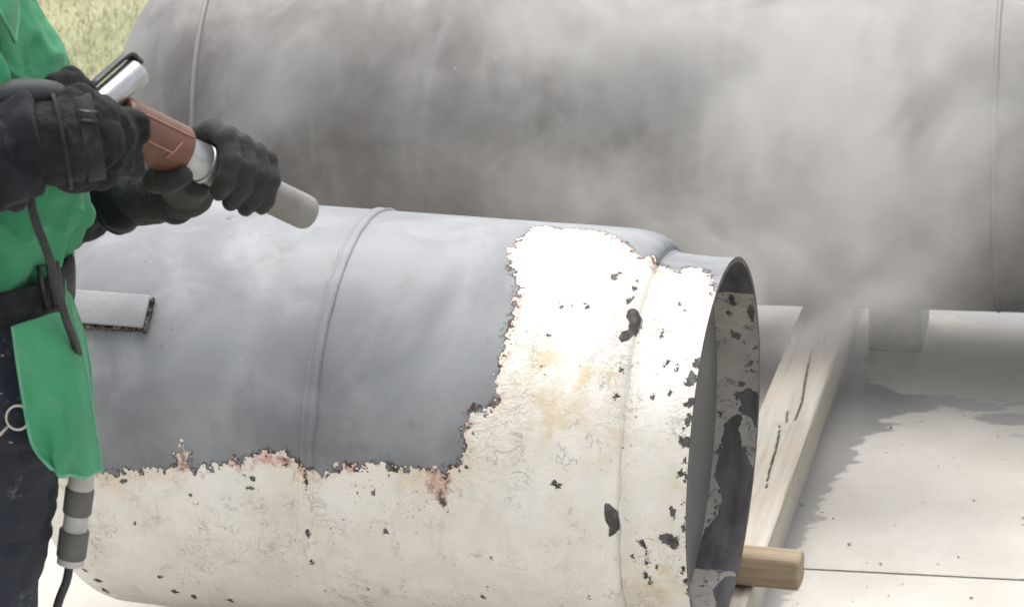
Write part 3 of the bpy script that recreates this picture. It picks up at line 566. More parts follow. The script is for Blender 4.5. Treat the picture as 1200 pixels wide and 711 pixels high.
# short round-edged block wedged between collar and timber
c0, c1 = Vector((0.2487, 5.3300, 0.1220)), Vector((0.4812, 5.2704, 0.1220)); ax = (c1 - c0).normalized(); sd = Vector((0, 0, 1)).cross(ax).normalized(); upv = ax.cross(sd)
g = Geo(); n = 28; L = (c1 - c0).length; secs = [(0, .9), (.004, 1), (L - .006, 1), (L - .002, .96), (L, .88)]
V = []
for x, k in secs:
    for i in range(n):
        q = 2 * math.pi * i / n; cx_ = math.copysign(abs(math.cos(q)) ** .55, math.cos(q)); sx_ = math.copysign(abs(math.sin(q)) ** .55, math.sin(q))
        V.append(c0 + ax * x + sd * (cx_ * .034 * k) + upv * (sx_ * .0295 * k))
F = [tuple(range(n - 1, -1, -1)), tuple(len(secs) * n - n + i for i in range(n))]
for j in range(len(secs) - 1):
    for i in range(n): F.append((j * n + i, j * n + (i + 1) % n, (j + 1) * n + (i + 1) % n, (j + 1) * n + i))
me = bpy.data.meshes.new('chock'); me.from_pydata([v - c0 for v in V], [], F); me.update(); me.transform(Matrix.Rotation(R(14.4), 4, 'Z'))
o = link('chock', me, MCHOCK); o.location = c0; o.rotation_euler = (0, 0, R(-14.4)); me.polygons.foreach_set('use_smooth', [True] * len(me.polygons)); auto_smooth(o, 40)
props(o, 'short rounded pine block wedged under the rim of the open collar', 'block')

# ------------------------------------------------------------------ worker
PB = (-0.6982, 3.9500, 0.0000)
W_ = root('person', PB, 'person in green canvas vest, black sleeves, black gloves and navy jeans, holding the blasting gun', 'person')
def org_obj(name, caps, vox, k, mat, parent, fn=None):
    V, Q = organic(caps, vox, k); me = make_mesh(name, V, Q)
    if fn: displace(me, fn)
    return link(name, me, mat, parent)
def folds(a, b, amp, f1=26, f2=6, seed=0, soft=False):
    """creases running round a limb from a to b"""
    a = np.array(a, float); d = np.array(b, float) - a; d /= np.linalg.norm(d)
    def fn(V):
        t = (V - a) @ d; q = V - a - t[:, None] * d
        p = np.concatenate([t[:, None] * f1, q[:, :1] * f2, (q[:, 1:2] + q[:, 2:3]) * f2], 1); n = vnoise(p + .8 * vnoise(V * 14, seed + 9)[:, None], seed)
        amp_ = amp * np.clip(.4 + t / .1, .4, 1) if soft else amp
        return amp_ * (1 - 2.2 * np.abs(n)) + amp_ * .5 * vnoise(V * 45, seed + 4) + amp_ * .45 * (1 - 2.2 * np.abs(vnoise(p * (2.3, 1.6, 1.6) + 5, seed + 6)))
    return fn
HIP, KNEE, ANK = (-0.6311, 3.8600, 0.9393), (-0.6897, 3.8800, 0.5869), (-0.7197, 3.9000, 0.1000)
HIP2, KNEE2, ANK2 = (-0.6982, 4.0600, 0.8699), (-0.7544, 4.1000, 0.4909), (-0.7544, 4.1200, 0.1000)
PEL, WAI, CHE, NEK, HED = (-0.6818, 3.9500, 0.9631), (-0.6701, 3.9500, 1.0935), (-0.6839, 3.9500, 1.3262), (-0.6887, 3.9600, 1.4579), (-0.6614, 3.9700, 1.5725)
SHN, ELN, WRN = (-0.6735, 3.7900, 1.4046), (-0.7013, 3.7000, 1.2338), (-0.4951, 3.7400, 1.2757)
SHF, ELF, WRF = (-0.7163, 4.1200, 1.3284), (-0.6061, 4.1600, 1.0757), (-0.3970, 4.0000, 1.1414)
v3 = lambda p: np.array(p, float)
fw = np.array([1, .1, 0.])                                   # the way the worker faces
# body: head, neck, torso and limbs as one skin (mostly inside the clothes)
hc = v3(HED)
caps = [(hc + (-.01, 0, .03), hc + (.0, 0, .035), .092, .092), (hc + (.035, .003, -.045), hc + (.05, .005, -.075), .058, .048), (hc + (-.02, 0, -.03), NEK, .06, .058),
        (hc + (.094, .009, -.012), hc + (.112, .011, -.03), .010, .014), (hc + (.08, .0, .012), hc + (.085, .012, .012), .02, .02), (hc + (.094, .009, -.062), hc + (.094, .012, -.062), .014, .012),
        (hc + (-.005, -.088, -.005), hc + (-.012, -.096, .012), .012, .017), (hc + (-.005, .088, -.005), hc + (-.012, .096, .012), .012, .017),
        (NEK, CHE, .055, .092), (CHE, WAI, .098, .092), (WAI, PEL, .092, .11), (CHE, SHN, .085, .045), (CHE, SHF, .085, .045),
        (SHN, ELN, .042, .034), (ELN, WRN, .034, .028), (SHF, ELF, .04, .03), (ELF, WRF, .03, .024),
        (PEL, HIP, .11, .085), (HIP, KNEE, .08, .058), (KNEE, ANK, .058, .042), (PEL, HIP2, .11, .085), (HIP2, KNEE2, .08, .058), (KNEE2, ANK2, .058, .042)]
org_obj('body', caps, .006, .03, MSKIN, W_)
org_obj('hair', [(hc + (-.03, 0, .06), hc + (.02, 0, .085), .092, .075), (hc + (-.05, 0, 0), hc + (-.045, 0, .05), .082, .085)], .006, .03, MHAIR, W_, lambda V: .004 * vnoise(V * 70))
# trousers
crease = folds(HIP, ANK, .005, 16, 5, 3)
org_obj('trousers', [(PEL, HIP, .135, .108), (HIP, KNEE, .108, .092), (KNEE, ANK, .085, .075), (PEL, HIP2, .135, .108), (HIP2, KNEE2, .104, .085), (KNEE2, ANK2, .085, .075)], .005, .03, MJEANS, W_, crease)
for a in (ANK, ANK2):
    a = v3(a); a[2] = 0
    org_obj('boot', [(a + (-.03, 0, .05), a + (.17, 0, .038), .05, .036), (a + (0, 0, .05), a + (0, 0, .16), .055, .058)], .005, .02, MBOOT, W_)
# jacket with both sleeves
jf1 = folds(ELN, WRN, .011, 19, 6, 1, True); jf2 = folds(ELF, WRF, .008, 24, 7, 2, True)
w3 = v3(WRN); e3 = v3(ELN)
jack = [(NEK, CHE, .06, .105), (CHE, WAI, .110, .105), (WAI, PEL, .108, .122), (PEL, v3(PEL) - (0, 0, .06), .130, .135), (CHE, SHN, .09, .068), (SHN, ELN, .072, .070), (ELN, e3 * .45 + w3 * .55, .072, .064), (e3 * .45 + w3 * .55, e3 * .26 + w3 * .74, .062, .052),
        (CHE, SHF, .09, .066), (SHF, ELF, .066, .056), (ELF, v3(ELF) * .3 + v3(WRF) * .7, .052, .040)]
def jfn(V): return np.where(V[:, 1] < 3.93, jf1(V), jf2(V))
org_obj('jacket', jack, .004, .025, MBLACK, W_, jfn)
# vest: a lofted canvas body gathered at the belt
def loft(rows, n, nv, power=2.2):
    """rows: (z, x_front, x_back, y_mid, half_width)"""
    r = np.array(rows, float); o = np.argsort(r[:, 0]); r = r[o]; r = spline(r, nv)
    q = np.linspace(0, 2 * math.pi, n, endpoint=False); V = []
    for z, xf, xb, ym, hw in r:
        c = np.sign(np.cos(q)) * np.abs(np.cos(q)) ** (2 / power); s = np.sign(np.sin(q)) * np.abs(np.sin(q)) ** (2 / power)
        V.append(np.stack([(xf + xb) / 2 + (xf - xb) / 2 * c, ym + hw * s, np.full(n, z)], -1))
    V = np.array(V).reshape(-1, 3); I = np.arange(n * nv).reshape(nv, n); J = np.roll(I, -1, 1)
    return V, np.stack([I[:-1], J[:-1], J[1:], I[1:]], -1).reshape(-1, 4)
VROWS = [(1.4854, -0.6456, -0.7807, 3.9500, 0.1000), (1.4498, -0.6173, -0.8029, 3.9500, 0.1400), (1.3883, -0.5879, -0.8218, 3.9500, 0.1650), (1.3470, -0.5644, -0.8244, 3.9500, 0.1650), (1.3054, -0.5479, -0.8239, 3.9500, 0.1600), (1.2320, -0.5306, -0.8244, 3.9500, 0.1550), (1.1791, -0.5224, -0.8256, 3.9500, 0.1530), (1.1450, -0.5176, -0.8257, 3.9500, 0.1520), (1.1204, -0.5185, -0.8262, 3.9500, 0.1500), (1.0989, -0.5266, -0.8265, 3.9500, 0.1500), (1.0774, -0.5388, -0.8257, 3.9500, 0.1480), (1.0590, -0.5467, -0.8248, 3.9500, 0.1450), (1.0341, -0.5509, -0.8263, 3.9500, 0.1430), (1.0014, -0.5480, -0.8304, 3.9500, 0.1460), (0.9719, -0.5451, -0.8342, 3.9500, 0.1500)]
V, Q = loft(VROWS, 160, 150)
me = make_mesh('vest', V, Q)
zb = 1.0499
def vfold(V):
    up = V[:, 2] - zb
    n1 = vnoise(np.stack([V[:, 0] * 16 + V[:, 2] * 7, V[:, 1] * 14, V[:, 2] * 5], -1), 4); n2 = vnoise(np.stack([V[:, 0] * 40 - V[:, 2] * 16, V[:, 1] * 30, V[:, 2] * 12], -1), 8)
    gath = np.exp(-np.abs(up) / .05); g2 = vnoise(np.stack([V[:, 0] * 48, V[:, 1] * 48, V[:, 2] * 6], -1), 5)
    d1 = vnoise(np.stack([V[:, 0] * 30 + V[:, 2] * 22, V[:, 1] * 26 - V[:, 2] * 9, V[:, 2] * 9], -1), 14)
    return .007 * (1 - .6 * gath) * np.maximum(0, 1 - 4 * np.abs(d1)) + .015 * (1 - .85 * gath) * (1 - 2 * np.abs(n1)) + .005 * n2 + .007 * gath * (1 - 2 * np.abs(g2))
displace(me, vfold); vest = link('vest', me, MGREEN, W_)
def sheet(rows, thick, name, mat, parent, wav=.006, seed=0, trim=None):
    """a hanging canvas panel: rows of world points left to right"""
    Rw = [spline(r, 34) for r in rows]; A = np.array([spline([Rw[j][i] for j in range(len(Rw))], 60) for i in range(34)]).transpose(1, 0, 2)
    nv, nu = A.shape[:2]; U = np.linspace(0, 1, nu)[None, :].repeat(nv, 0); T = np.linspace(0, 1, nv)[:, None].repeat(nu, 1)
    wv = vnoise(np.stack([U.ravel() * 5 + T.ravel() * 1.5, T.ravel() * 2.2, U.ravel() * 0 + seed], -1), seed).reshape(nv, nu)
    w2 = vnoise(np.stack([U.ravel() * 4.5 - T.ravel() * 3, T.ravel() * 2.5, U.ravel() * 0 + seed + 5], -1), seed + 2).reshape(nv, nu)
    A[:, :, 1] += wav * wv + wav * .35 * w2
    F_ = A.copy(); B_ = A.copy(); B_[:, :, 1] += thick
    V = np.vstack([F_.reshape(-1, 3), B_.reshape(-1, 3)]); I = np.arange(nv * nu).reshape(nv, nu); K = I + nv * nu
    Q = np.vstack([np.stack([I[:-1, :-1], I[1:, :-1], I[1:, 1:], I[:-1, 1:]], -1).reshape(-1, 4), np.stack([K[:-1, :-1], K[:-1, 1:], K[1:, 1:], K[1:, :-1]], -1).reshape(-1, 4)])
    ring = np.concatenate([I[0, :], I[1:, -1], I[-1, -2::-1], I[-2:0:-1, 0]]); Q = np.vstack([Q, np.stack([ring, np.roll(ring, -1), np.roll(ring, -1) + nv * nu, ring + nv * nu], -1)])
    o = link(name, make_mesh(name, V, Q), mat, parent)
    if trim:
        path = np.concatenate([A[:, 0], A[-1, 1:], A[-2::-1, -1]]); path = path + (0, thick / 2, 0)
        Geo().tube([tuple(p) for p in path], .0021, 8).obj('trim', trim, o)
    return o
FLAP = [[(-0.5768, 3.7400, 1.0498), (-0.5530, 3.7550, 1.0531), (-0.5353, 3.7850, 1.0496), (-0.5212, 3.8300, 1.0435)], [(-0.5699, 3.7300, 0.9949), (-0.5443, 3.7450, 0.9939), (-0.5206, 3.7750, 0.9878), (-0.5051, 3.8250, 0.9750)], [(-0.5613, 3.7200, 0.9357), (-0.5358, 3.7350, 0.9302), (-0.5120, 3.7650, 0.9215), (-0.4953, 3.8150, 0.9078)], [(-0.5543, 3.7170, 0.9052), (-0.5330, 3.7330, 0.8950), (-0.5095, 3.7650, 0.8842), (-0.4926, 3.8150, 0.8711)], [(-0.5371, 3.7150, 0.8838), (-0.5238, 3.7310, 0.8714), (-0.5055, 3.7650, 0.8564), (-0.4900, 3.8100, 0.8448)]]
sheet(FLAP, .004, 'vest_flap', MGREEN, W_, .008, 2, MTRIM)
FLAP2 = [[(-0.5375, 3.9000, 1.0552), (-0.5357, 3.9300, 1.0393), (-0.5394, 3.9700, 1.0201)], [(-0.5342, 3.8900, 1.0047), (-0.5241, 3.9200, 0.9905), (-0.5245, 3.9600, 0.9708)], [(-0.5302, 3.8900, 0.9507), (-0.5199, 3.9200, 0.9382), (-0.5193, 3.9700, 0.9167)], [(-0.5245, 3.8900, 0.8852), (-0.5162, 3.9200, 0.8722), (-0.5187, 3.9700, 0.8498)]]
sheet(FLAP2, .004, 'vest_flap', MGREEN, W_, .005, 6, MTRIM)
COLL = [[(-0.6363, 3.8000, 1.5009), (-0.6035, 3.8000, 1.4813), (-0.5729, 3.8400, 1.4471), (-0.5765, 3.9000, 1.4219)], [(-0.6236, 3.7700, 1.4681), (-0.5966, 3.7750, 1.4475), (-0.5708, 3.8000, 1.4142), (-0.5713, 3.8600, 1.3925)], [(-0.6035, 3.7550, 1.4401), (-0.5819, 3.7650, 1.4202), (-0.5726, 3.7850, 1.3919), (-0.5693, 3.8100, 1.3700)]]
sheet(COLL, .006, 'collar', MGREEN, W_, .004, 9, MTRIM)
LAPEL = [[(-0.6325, 3.7450, 1.4052), (-0.6047, 3.7500, 1.4001), (-0.5846, 3.7650, 1.3828)], [(-0.6280, 3.7350, 1.3683), (-0.5954, 3.7400, 1.3631), (-0.5705, 3.7580, 1.3528)], [(-0.6296, 3.7300, 1.3202), (-0.5966, 3.7350, 1.3229), (-0.5683, 3.7550, 1.3297)], [(-0.6284, 3.7400, 1.2777), (-0.6046, 3.7450, 1.2864), (-0.5798, 3.7600, 1.3045)]]
sheet(LAPEL, .005, 'lapel', MGREEN, W_, .004, 11, None)
# belt and buckle
BROWS = (-0.5444, -0.8332, 3.9500, 0.1520, 1.0395, 1.0332)
def belt_ring(off):
    q = np.linspace(0, 2 * math.pi, 120, endpoint=False); xf, xb, ym, hw, zf, zbk = BROWS
    c = np.sign(np.cos(q)) * np.abs(np.cos(q)) ** .85; s = np.sign(np.sin(q)) * np.abs(np.sin(q)) ** .85
    x = (xf + xb) / 2 + ((xf - xb) / 2 + off + .007) * c; return np.stack([x, ym + (hw + off + .016) * s, zf + (zbk - zf) * (xf - x) / (xf - xb)], -1)
rings = [belt_ring(0) - (0, 0, .032), belt_ring(.004) - (0, 0, .032), belt_ring(.005), belt_ring(.004) + (0, 0, .032), belt_ring(0) + (0, 0, .032)]
V = np.vstack(rings); I = np.arange(120 * 5).reshape(5, 120); J = np.roll(I, -1, 1)
belt = link('belt', make_mesh('belt', V, np.stack([I[:-1], J[:-1], J[1:], I[1:]], -1).reshape(-1, 4)), MBELT, W_)
displace(belt.data, lambda V: .002 * vnoise(V * 30))
bk = (-0.5439, 3.8420, 1.0682)
g = Geo(); bm_ = Matrix.Rotation(R(-6), 3, 'Y') @ Matrix.Rotation(R(20), 3, 'Z')
bp_ = lambda x, z: Vector(bk) + bm_ @ Vector((x, 0, z))
g.tube([bp_(-.011, -.027), bp_(-.011, .027), bp_(.011, .027), bp_(.011, -.027)], .0035, 8, closed=True); g.tube([bp_(0, -.027), bp_(0, .027)], .003, 8)
g.obj('buckle', MPLAS, belt)
# key ring clipped at the hip
kr = Vector((-0.5755, 3.7450, 0.9382)); g = Geo(); g.tube([kr + Vector((.0135 * math.cos(q), .004 * math.sin(q), .0135 * math.sin(q))) for q in np.linspace(0, 2 * math.pi, 28, endpoint=False)], .0016, 8, closed=True)
kring = g.obj('key_ring', MSTEEL, W_); Geo().tube([kr + Vector((-.010, 0, -.009)), kr + Vector((-.024, -.004, -.022)), kr + Vector((-.05, 0, -.034))], .002, 8).obj('clip', MSTEEL, kring)
# gloves
def knuckle_fn(seed, amp=.0006): return lambda V: amp * (1 - 2 * np.abs(vnoise(V * 60, seed))) + amp * .6 * vnoise(V * 130, seed + 1)
GA, GB = v3((-0.45487, 3.83000, 1.26998)), v3((-0.24603, 3.97000, 1.11883)); gx = (GB - GA) / np.linalg.norm(GB - GA)
gn = np.array([0, -1., 0]); gn = gn - gx * (gn @ gx); gn /= np.linalg.norm(gn); gu = np.cross(gx, gn); gu = gu if gu[2] > 0 else -gu
def ongun(t, phi, r): p = math.radians(phi); return GA + gx * t + (gn * math.cos(p) + gu * math.sin(p)) * r
HT = 0.1211                                               # where along the gun the forward hand sits
caps = []
for k, (dt, sl, tip, rr) in enumerate(((0, .026, -22, .0125), (.0235, .027, -34, .0128), (.046, .026, -30, .0122), (.066, .022, -10, .0112))):
    t0 = HT + dt; rb = .0215 + rr
    pp = [ongun(t0, 168, rb + .006), ongun(t0 + sl * .25, 128, rb + .008), ongun(t0 + sl * .45, 88, rb + .007), ongun(t0 + sl * .7, 45, rb + .003), ongun(t0 + sl * .88, 8, rb), ongun(t0 + sl, tip, rb)]
    rr_ = [rr * 1.1, rr * 1.1, rr * 1.04, rr * 1.02, rr * .98, rr * .90]
    caps += [(pp[i], pp[i + 1], rr_[i], rr_[i + 1]) for i in range(5)]
wr = v3(WRF)
for dt in (0, .023, .046, .064): caps.append((ongun(HT + dt, 168, .042), ongun(HT + dt * .6 - .012, 232, .046), .0145, .016))
caps += [(ongun(HT - .012, 232, .046), wr, .022, .030), (ongun(HT + .03, 232, .044), wr, .020, .028)]
th_ = [ongun(HT - .018, 235, .044), ongun(HT - .034, 268, .044), ongun(HT - .036, 305, .040), ongun(HT - .030, 338, .037)]
caps += [(th_[0], th_[1], .019, .0165), (th_[1], th_[2], .0165, .015), (th_[2], th_[3], .015, .0125)]
caps += [(wr, wr * .6 + v3(ELF) * .4, .036, .040)]
V, Q = organic(caps, .0018, .004); me = make_mesh('glove', V, Q); displace(me, knuckle_fn(3)); gl = link('glove', me, MGLOVE2, W_); gl['label'] = 'dusty charcoal glove wrapped over the nozzle'
d_ = (v3(ELF) - wr); d_ /= np.linalg.norm(d_); c_ = wr + d_ * .02; u_ = np.cross(d_, [0, 1., 0]); u_ /= np.linalg.norm(u_); v_ = np.cross(d_, u_)
Geo().tube([c_ + (u_ * math.cos(q) + v_ * math.sin(q)) * .037 for q in np.linspace(0, 2 * math.pi, 40, endpoint=False)], .005, 8, closed=True).obj('cuff_strap', MBELT, gl)
NG = [[((-0.5198, 3.7350, 1.2711), 0.05), ((-0.4984, 3.7350, 1.2741), 0.049), ((-0.4724, 3.7450, 1.2764), 0.044), ((-0.4588, 3.7600, 1.2724), 0.036)], [((-0.4932, 3.7500, 1.3051), 0.03), ((-0.4676, 3.7600, 1.2975), 0.026), ((-0.4477, 3.7700, 1.2878), 0.018)], [((-0.5008, 3.7500, 1.2348), 0.03), ((-0.4732, 3.7650, 1.2387), 0.026), ((-0.4512, 3.7850, 1.2353), 0.017), ((-0.4422, 3.8100, 1.2324), 0.014)], [((-0.5063, 3.7750, 1.2986), 0.026), ((-0.5164, 3.8000, 1.3193), 0.021), ((-0.5063, 3.8000, 1.3253), 0.019), ((-0.4878, 3.7900, 1.3178), 0.016)], [((-0.4605, 3.7650, 1.2951), 0.017), ((-0.4414, 3.7750, 1.2865), 0.013), ((-0.4267, 3.7820, 1.2836), 0.0105), ((-0.4251, 3.7900, 1.2674), 0.01)], [((-0.4593, 3.7650, 1.2751), 0.017), ((-0.4451, 3.7750, 1.2663), 0.013), ((-0.4332, 3.7900, 1.2603), 0.01), ((-0.4366, 3.8000, 1.2495), 0.009)], [((-0.4625, 3.7700, 1.2536), 0.017), ((-0.4488, 3.7850, 1.2454), 0.013), ((-0.4431, 3.8000, 1.2311), 0.011), ((-0.4383, 3.8250, 1.2180), 0.01)]]
caps = []
for ch in NG:
    for i in range(len(ch) - 1): caps.append((ch[i][0], ch[i + 1][0], ch[i][1], ch[i + 1][1]))
V, Q = organic(caps, .0018, .005); me = make_mesh('glove', V, Q)
kf = knuckle_fn(7, .0009); cf = folds(WRN, NG[0][1][0], .0035, 34, 9, 6); displace(me, lambda V: kf(V) + cf(V)); gl = link('glove', me, MGLOVE, W_); gl['label'] = 'black work glove closed round the grip, strap at the wrist'
ca, cb = v3((-0.5100, 3.7350, 1.2731)), v3((-0.4798, 3.7420, 1.2772)); d_ = cb - ca; d_ /= np.linalg.norm(d_); u_ = np.cross(d_, [0, 1., 0]); u_ /= np.linalg.norm(u_); v_ = np.cross(d_, u_)
def ringband(c, rad, half, th0):
    V = []; n = 64
    for x, r in ((-half, rad), (-half, rad + th0), (half, rad + th0), (half, rad)):
        for k in range(n): q = 2 * math.pi * k / n; V.append(c + d_ * x + (u_ * math.cos(q) * 1.06 + v_ * math.sin(q)) * r)
    I = np.arange(4 * n).reshape(4, n); J = np.roll(I, -1, 1); return np.array(V), np.stack([I[:-1], I[1:], J[1:], J[:-1]], -1).reshape(-1, 4)
V, Q = ringband(cb, .0455, .010, .003); strap = link('cuff_strap', make_mesh('cuff_strap', V, Q), MBELT, gl)
V, Q = ringband(ca, .0505, .0022, .002); link('cuff_hem', make_mesh('cuff_hem', V, Q), MBELT, gl)
sb = Vector((-0.4745, 3.7000, 1.3121)); Geo().tube([sb + Vector((-.008, 0, -.005)), sb + Vector((-.008, 0, .006)), sb + Vector((.010, 0, .004)), sb + Vector((.010, 0, -.007))], .0022, 8, closed=True).obj('strap_buckle', MPLAS, strap)

# ------------------------------------------------------------------ blasting gun
GUN = root('blasting_gun', tuple(GA), 'hand-held blasting gun with grey nozzle, brown leather wrap and silver grip over the front tank', 'blasting gun')
def along(segs, n=40):
    g = Geo(); pts = []; rad = []
    for t, r in segs: pts.append(tuple(GA + gx * t)); rad.append(r)
    # lathe about the gun's own axis
    V = []
    for t, r in segs:
        for k in range(n): q = 2 * math.pi * k / n; V.append(GA + gx * t + (gn * math.cos(q) + gu * math.sin(q)) * r)
    F = []
    for i in range(len(segs) - 1):
        for k in range(n): F.append((i * n + k, i * n + (k + 1) % n, (i + 1) * n + (k + 1) % n, (i + 1) * n + k))
    return g.add(V, F)
LG = float(np.linalg.norm(GB - GA)); T1, T2 = 0.0871, 0.1290
noz = auto_smooth(along([(T2 - .01, .001), (T2 - .01, .0205), (T2, .0212), (LG - .010, .0212), (LG - .004, .0206), (LG, .0185), (LG + .0005, .013), (LG - .02, .0105), (LG - .06, .010)]).obj('nozzle', MNOZ, GUN), 45)
sp_ = ongun(T2 + .075, -8, .0212); Geo().tube([tuple(sp_ - gn * .002), tuple(sp_ + gn * .0016)], [.0028, .002], 10).obj('rivet', MGREY2, noz)
col_ = auto_smooth(along([(T1 - .01, .001), (T1 - .01, .0225), (T2 - .004, .0225), (T2 - .003, .024), (T2 + .002, .024), (T2 + .003, .0215), (T2 + .003, .001)]).obj('collar', MSILV, GUN), 40)
wrap = along([(-.004, .001), (-.004, .029), (-.001, .0315)] + [(.003 + (T1 - .003) * i / 30, .0315 + .0002 * math.sin(i * 1.7)) for i in range(31)] + [(T1 + .003, .030), (T1 + .0035, .022)], 64).obj('leather_wrap', MLEATH, GUN); auto_smooth(wrap, 50)
sg = Geo()
for pth in ([(T1 * .30, 10), (T1 * .72, 10), (T1 * .80, 40)], [(T1 * .15, 62), (T1 * .97, 62)], [(T1 * .72, 10), (T1 * .68, -5)]):
    pts = []
    for (t0, a0), (t1, a1) in zip(pth, pth[1:]):
        for u in np.linspace(0, 1, 14): pts.append(tuple(ongun(t0 + (t1 - t0) * u, a0 + (a1 - a0) * u, .0322)))
    sg.tube(pts, .0011, 6)
sg.obj('stitching', MSTITCH, wrap)
# grip tube crossing the rear, with its dead-man lever
ha, hb = v3((-0.43558, 3.87000, 1.32105)), v3((-0.49440, 3.80000, 1.27992)); hx = (ha - hb) / np.linalg.norm(ha - hb)
g = Geo(); hn = np.array([0, -1., 0]); hn = hn - hx * (hn @ hx); hn /= np.linalg.norm(hn); hu = np.cross(hx, hn); hu = hu if hu[2] > 0 else -hu
LH = float(np.linalg.norm(ha - hb))
V = []; segs = [(0, .0175), (LH - .003, .0178), (LH - .0008, .0170), (LH, .0158), (LH, .0145), (LH - .03, .0145)]; n = 40
for t, r in segs:
    for k in range(n): q = 2 * math.pi * k / n; V.append(hb + hx * t + (hn * math.cos(q) + hu * math.sin(q)) * r)
F = [(i * n + k, i * n + (k + 1) % n, (i + 1) * n + (k + 1) % n, (i + 1) * n + k) for i in range(len(segs) - 1) for k in range(n)]
grip = auto_smooth(Geo().add(V, F).obj('grip', MSILV, GUN), 40)
lv = [hb + hx * (LH * .35) + hu * .0235, hb + hx * (LH * .8) + hu * .024, hb + hx * (LH + .001) + hu * .0225, hb + hx * (LH + .006) + hu * .014, hb + hx * (LH + .0055) + hu * .004 + hn * .004]
Geo().tube([tuple(p) for p in spline(lv, 24)], .0042, 10, flat=2.6, upv=tuple(hu)).obj('lever', MDARKM, GUN)
hp = [(-0.4655, 3.8220, 1.2782), (-0.4947, 3.8000, 1.2981), (-0.5343, 3.7720, 1.3174), (-0.5803, 3.7550, 1.3207), (-0.6574, 3.7500, 1.3100), (-0.7679, 3.7600, 1.2724), (-0.9029, 3.8500, 1.1445), (-0.9946, 3.9000, 0.8706), (-1.0540, 3.9500, 0.5097), (-1.1374, 4.0000, 0.1472), (-1.4171, 4.2000, -0.0911)]
Geo().tube([tuple(p) for p in spline(hp, 80)], .0185, 20).obj('hose', MHOSE, GUN)

# ------------------------------------------------------------------ control cable with its coupling
CAB = root('control_cable', (-0.5496, 3.8000, 0.0000), 'black control cable crossing the belt to a banded grey coupling below the vest hem', 'cable')
Geo().tube([tuple(p) for p in spline([(-0.5345, 3.8200, 1.2256), (-0.5523, 3.7850, 1.2098), (-0.5529, 3.7750, 1.1871), (-0.5456, 3.7700, 1.1599), (-0.5344, 3.7650, 1.1286), (-0.5260, 3.7700, 1.0857), (-0.5182, 3.7750, 1.0476), (-0.5128, 3.8000, 1.0110), (-0.5136, 3.8500, 0.9643), (-0.5159, 3.8750, 0.9015), (-0.5184, 3.8700, 0.8486), (-0.5198, 3.8650, 0.8219)], 70)], .0052, 12).obj('cable', MRUB, CAB)
ka, kb = v3((-0.51984, 3.86500, 0.82189)), v3((-0.53890, 3.86500, 0.70528)); kx = (kb - ka); LK = np.linalg.norm(kx); kx /= LK; kn = np.cross(kx, [0, 1., 0]); kn /= np.linalg.norm(kn); ko = np.cross(kx, kn)
def kseg(name, mat, pr, n=32):
    V = []; pr = [(pr[0][0], .001)] + list(pr) + [(pr[-1][0], .001)]
    for t, r in pr:
        for k in range(n): q = 2 * math.pi * k / n; V.append(ka + kx * t * LK + (kn * math.cos(q) + ko * math.sin(q)) * r)
    return auto_smooth(Geo().add(V, [(i * n + k, i * n + (k + 1) % n, (i + 1) * n + (k + 1) % n, (i + 1) * n + k) for i in range(len(pr) - 1) for k in range(n)]).obj(name, mat, CAB), 40)
kseg('coupling_body', MGREY2, [(0, .0155), (.14, .0158), (.16, .0150), (.99, .0150)])
kseg('tape_band', MGREY1, [(.145, .0168), (.16, .0178), (.41, .0175), (.425, .0165)])
kseg('tape_band', MGREY1, [(.61, .0172), (.625, .0185), (.90, .0182), (.915, .017)])
kseg('end_cap', MGREY2, [(.915, .0165), (.985, .0165), (1.0, .013)])
Geo().tube([tuple(p) for p in spline([(-0.5386, 3.8650, 0.7120), (-0.5440, 3.8660, 0.6836), (-0.5587, 3.8700, 0.6424), (-0.5783, 3.9000, 0.5437), (-0.6208, 3.9500, 0.3318), (-0.7032, 3.9800, 0.0707)], 40)], .0055, 12).obj('cable_tail', MRUB, CAB)

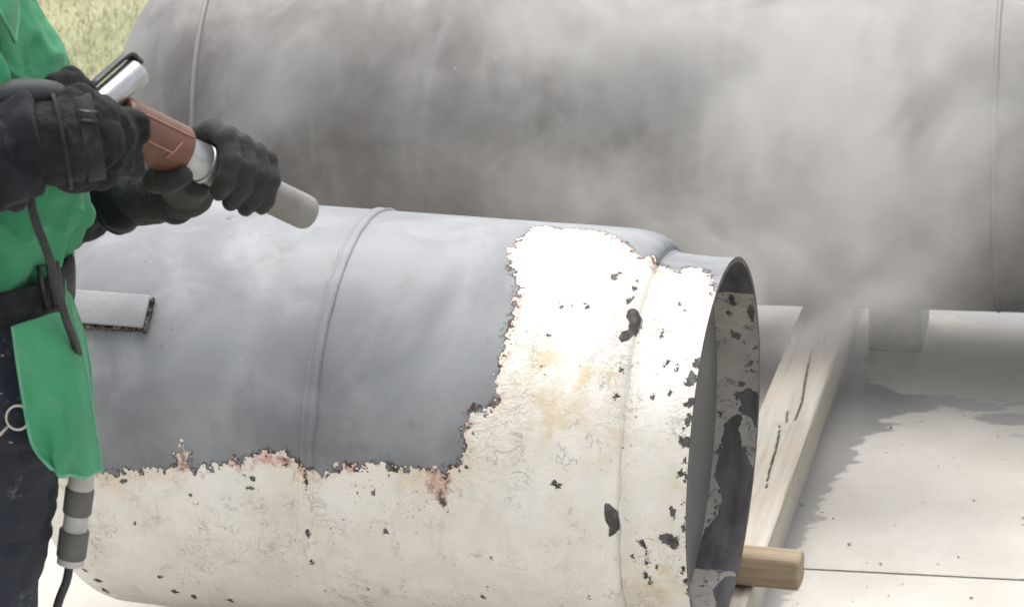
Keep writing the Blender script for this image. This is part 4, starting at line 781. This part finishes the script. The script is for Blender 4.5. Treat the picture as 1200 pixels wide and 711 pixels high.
# ------------------------------------------------------------------ dust drifting between the tanks
DC, DS = Vector((0.3110, 6.0000, 0.6239)), Vector((1.15, .72, .62))
bm = bmesh.new(); bmesh.ops.create_icosphere(bm, subdivisions=4, radius=1.0)
for v in bm.verts: v.co *= 1.0
me = bpy.data.meshes.new('dust_cloud'); bm.to_mesh(me); bm.free()
dm = bpy.data.materials.new('blasting_dust'); dm.use_nodes = True; t_ = dm.node_tree; t_.nodes.clear()
m = M.__new__(M); m.m = dm; m.t = t_; m.out = t_.nodes.new('ShaderNodeOutputMaterial'); m.tc = t_.nodes.new('ShaderNodeTexCoord'); m.co = m.tc.outputs['Object']
pv = t_.nodes.new('ShaderNodeVolumePrincipled'); t_.links.new(pv.outputs[0], m.out.inputs['Volume']); pv.inputs['Color'].default_value = (.70, .685, .665, 1); pv.inputs['Anisotropy'].default_value = .0
ln_ = t_.nodes.new('ShaderNodeVectorMath'); ln_.operation = 'LENGTH'; t_.links.new(m.co, ln_.inputs[0])
fall = m.step(ln_.outputs['Value'], 1.0, .25)
geo_ = t_.nodes.new('ShaderNodeNewGeometry'); wp = geo_.outputs['Position']
nz = m.noise(3.2, 4, .6, co=wp, dist=1.0); nz2 = m.noise(8, 3, .6, co=wp, dist=.6, off=(3, 1, 5))
def blob(c, s):
    a = t_.nodes.new('ShaderNodeVectorMath'); a.operation = 'SUBTRACT'; t_.links.new(wp, a.inputs[0]); a.inputs[1].default_value = c
    b = t_.nodes.new('ShaderNodeVectorMath'); b.operation = 'DIVIDE'; t_.links.new(a.outputs[0], b.inputs[0]); b.inputs[1].default_value = s
    l = t_.nodes.new('ShaderNodeVectorMath'); l.operation = 'LENGTH'; t_.links.new(b.outputs[0], l.inputs[0]); return m.step(l.outputs['Value'], 1.0, 0.0)
dens = 0.12
for c, s, k in [((0.5913, 6.0000, 0.6077), (0.46, 0.42, 0.4), 3.6), ((0.4709, 6.0000, 0.4286), (0.4, 0.36, 0.22), 4.2), ((0.6840, 6.2000, 0.2817), (0.36, 0.45, 0.2), 4.5), ((0.1560, 6.1000, 0.8711), (0.9, 0.4, 0.26), 2.2), ((-0.3122, 6.1000, 0.8551), (0.5, 0.4, 0.25), 1.2), ((0.7835, 6.1000, 0.7749), (0.45, 0.4, 0.32), 2.6), ((0.1560, 6.0000, 0.5592), (0.4, 0.3, 0.16), 1.6)]: dens = m.add(m.mul(blob(c, s), k), dens)
tex = m.add(m.mul(m.step(nz, .40, .64), 1.1), m.mul(m.mul(m.step(nz2, .40, .66), m.step(nz, .3, .6)), .7))
m.put(pv.inputs['Density'], m.mul(m.mul(dens, fall), tex))
o = link('dust_cloud', me, dm); o.location = DC; o.scale = DS
props(o, 'pale grey blasting dust drifting in front of the rear tank', 'dust', kind='stuff')
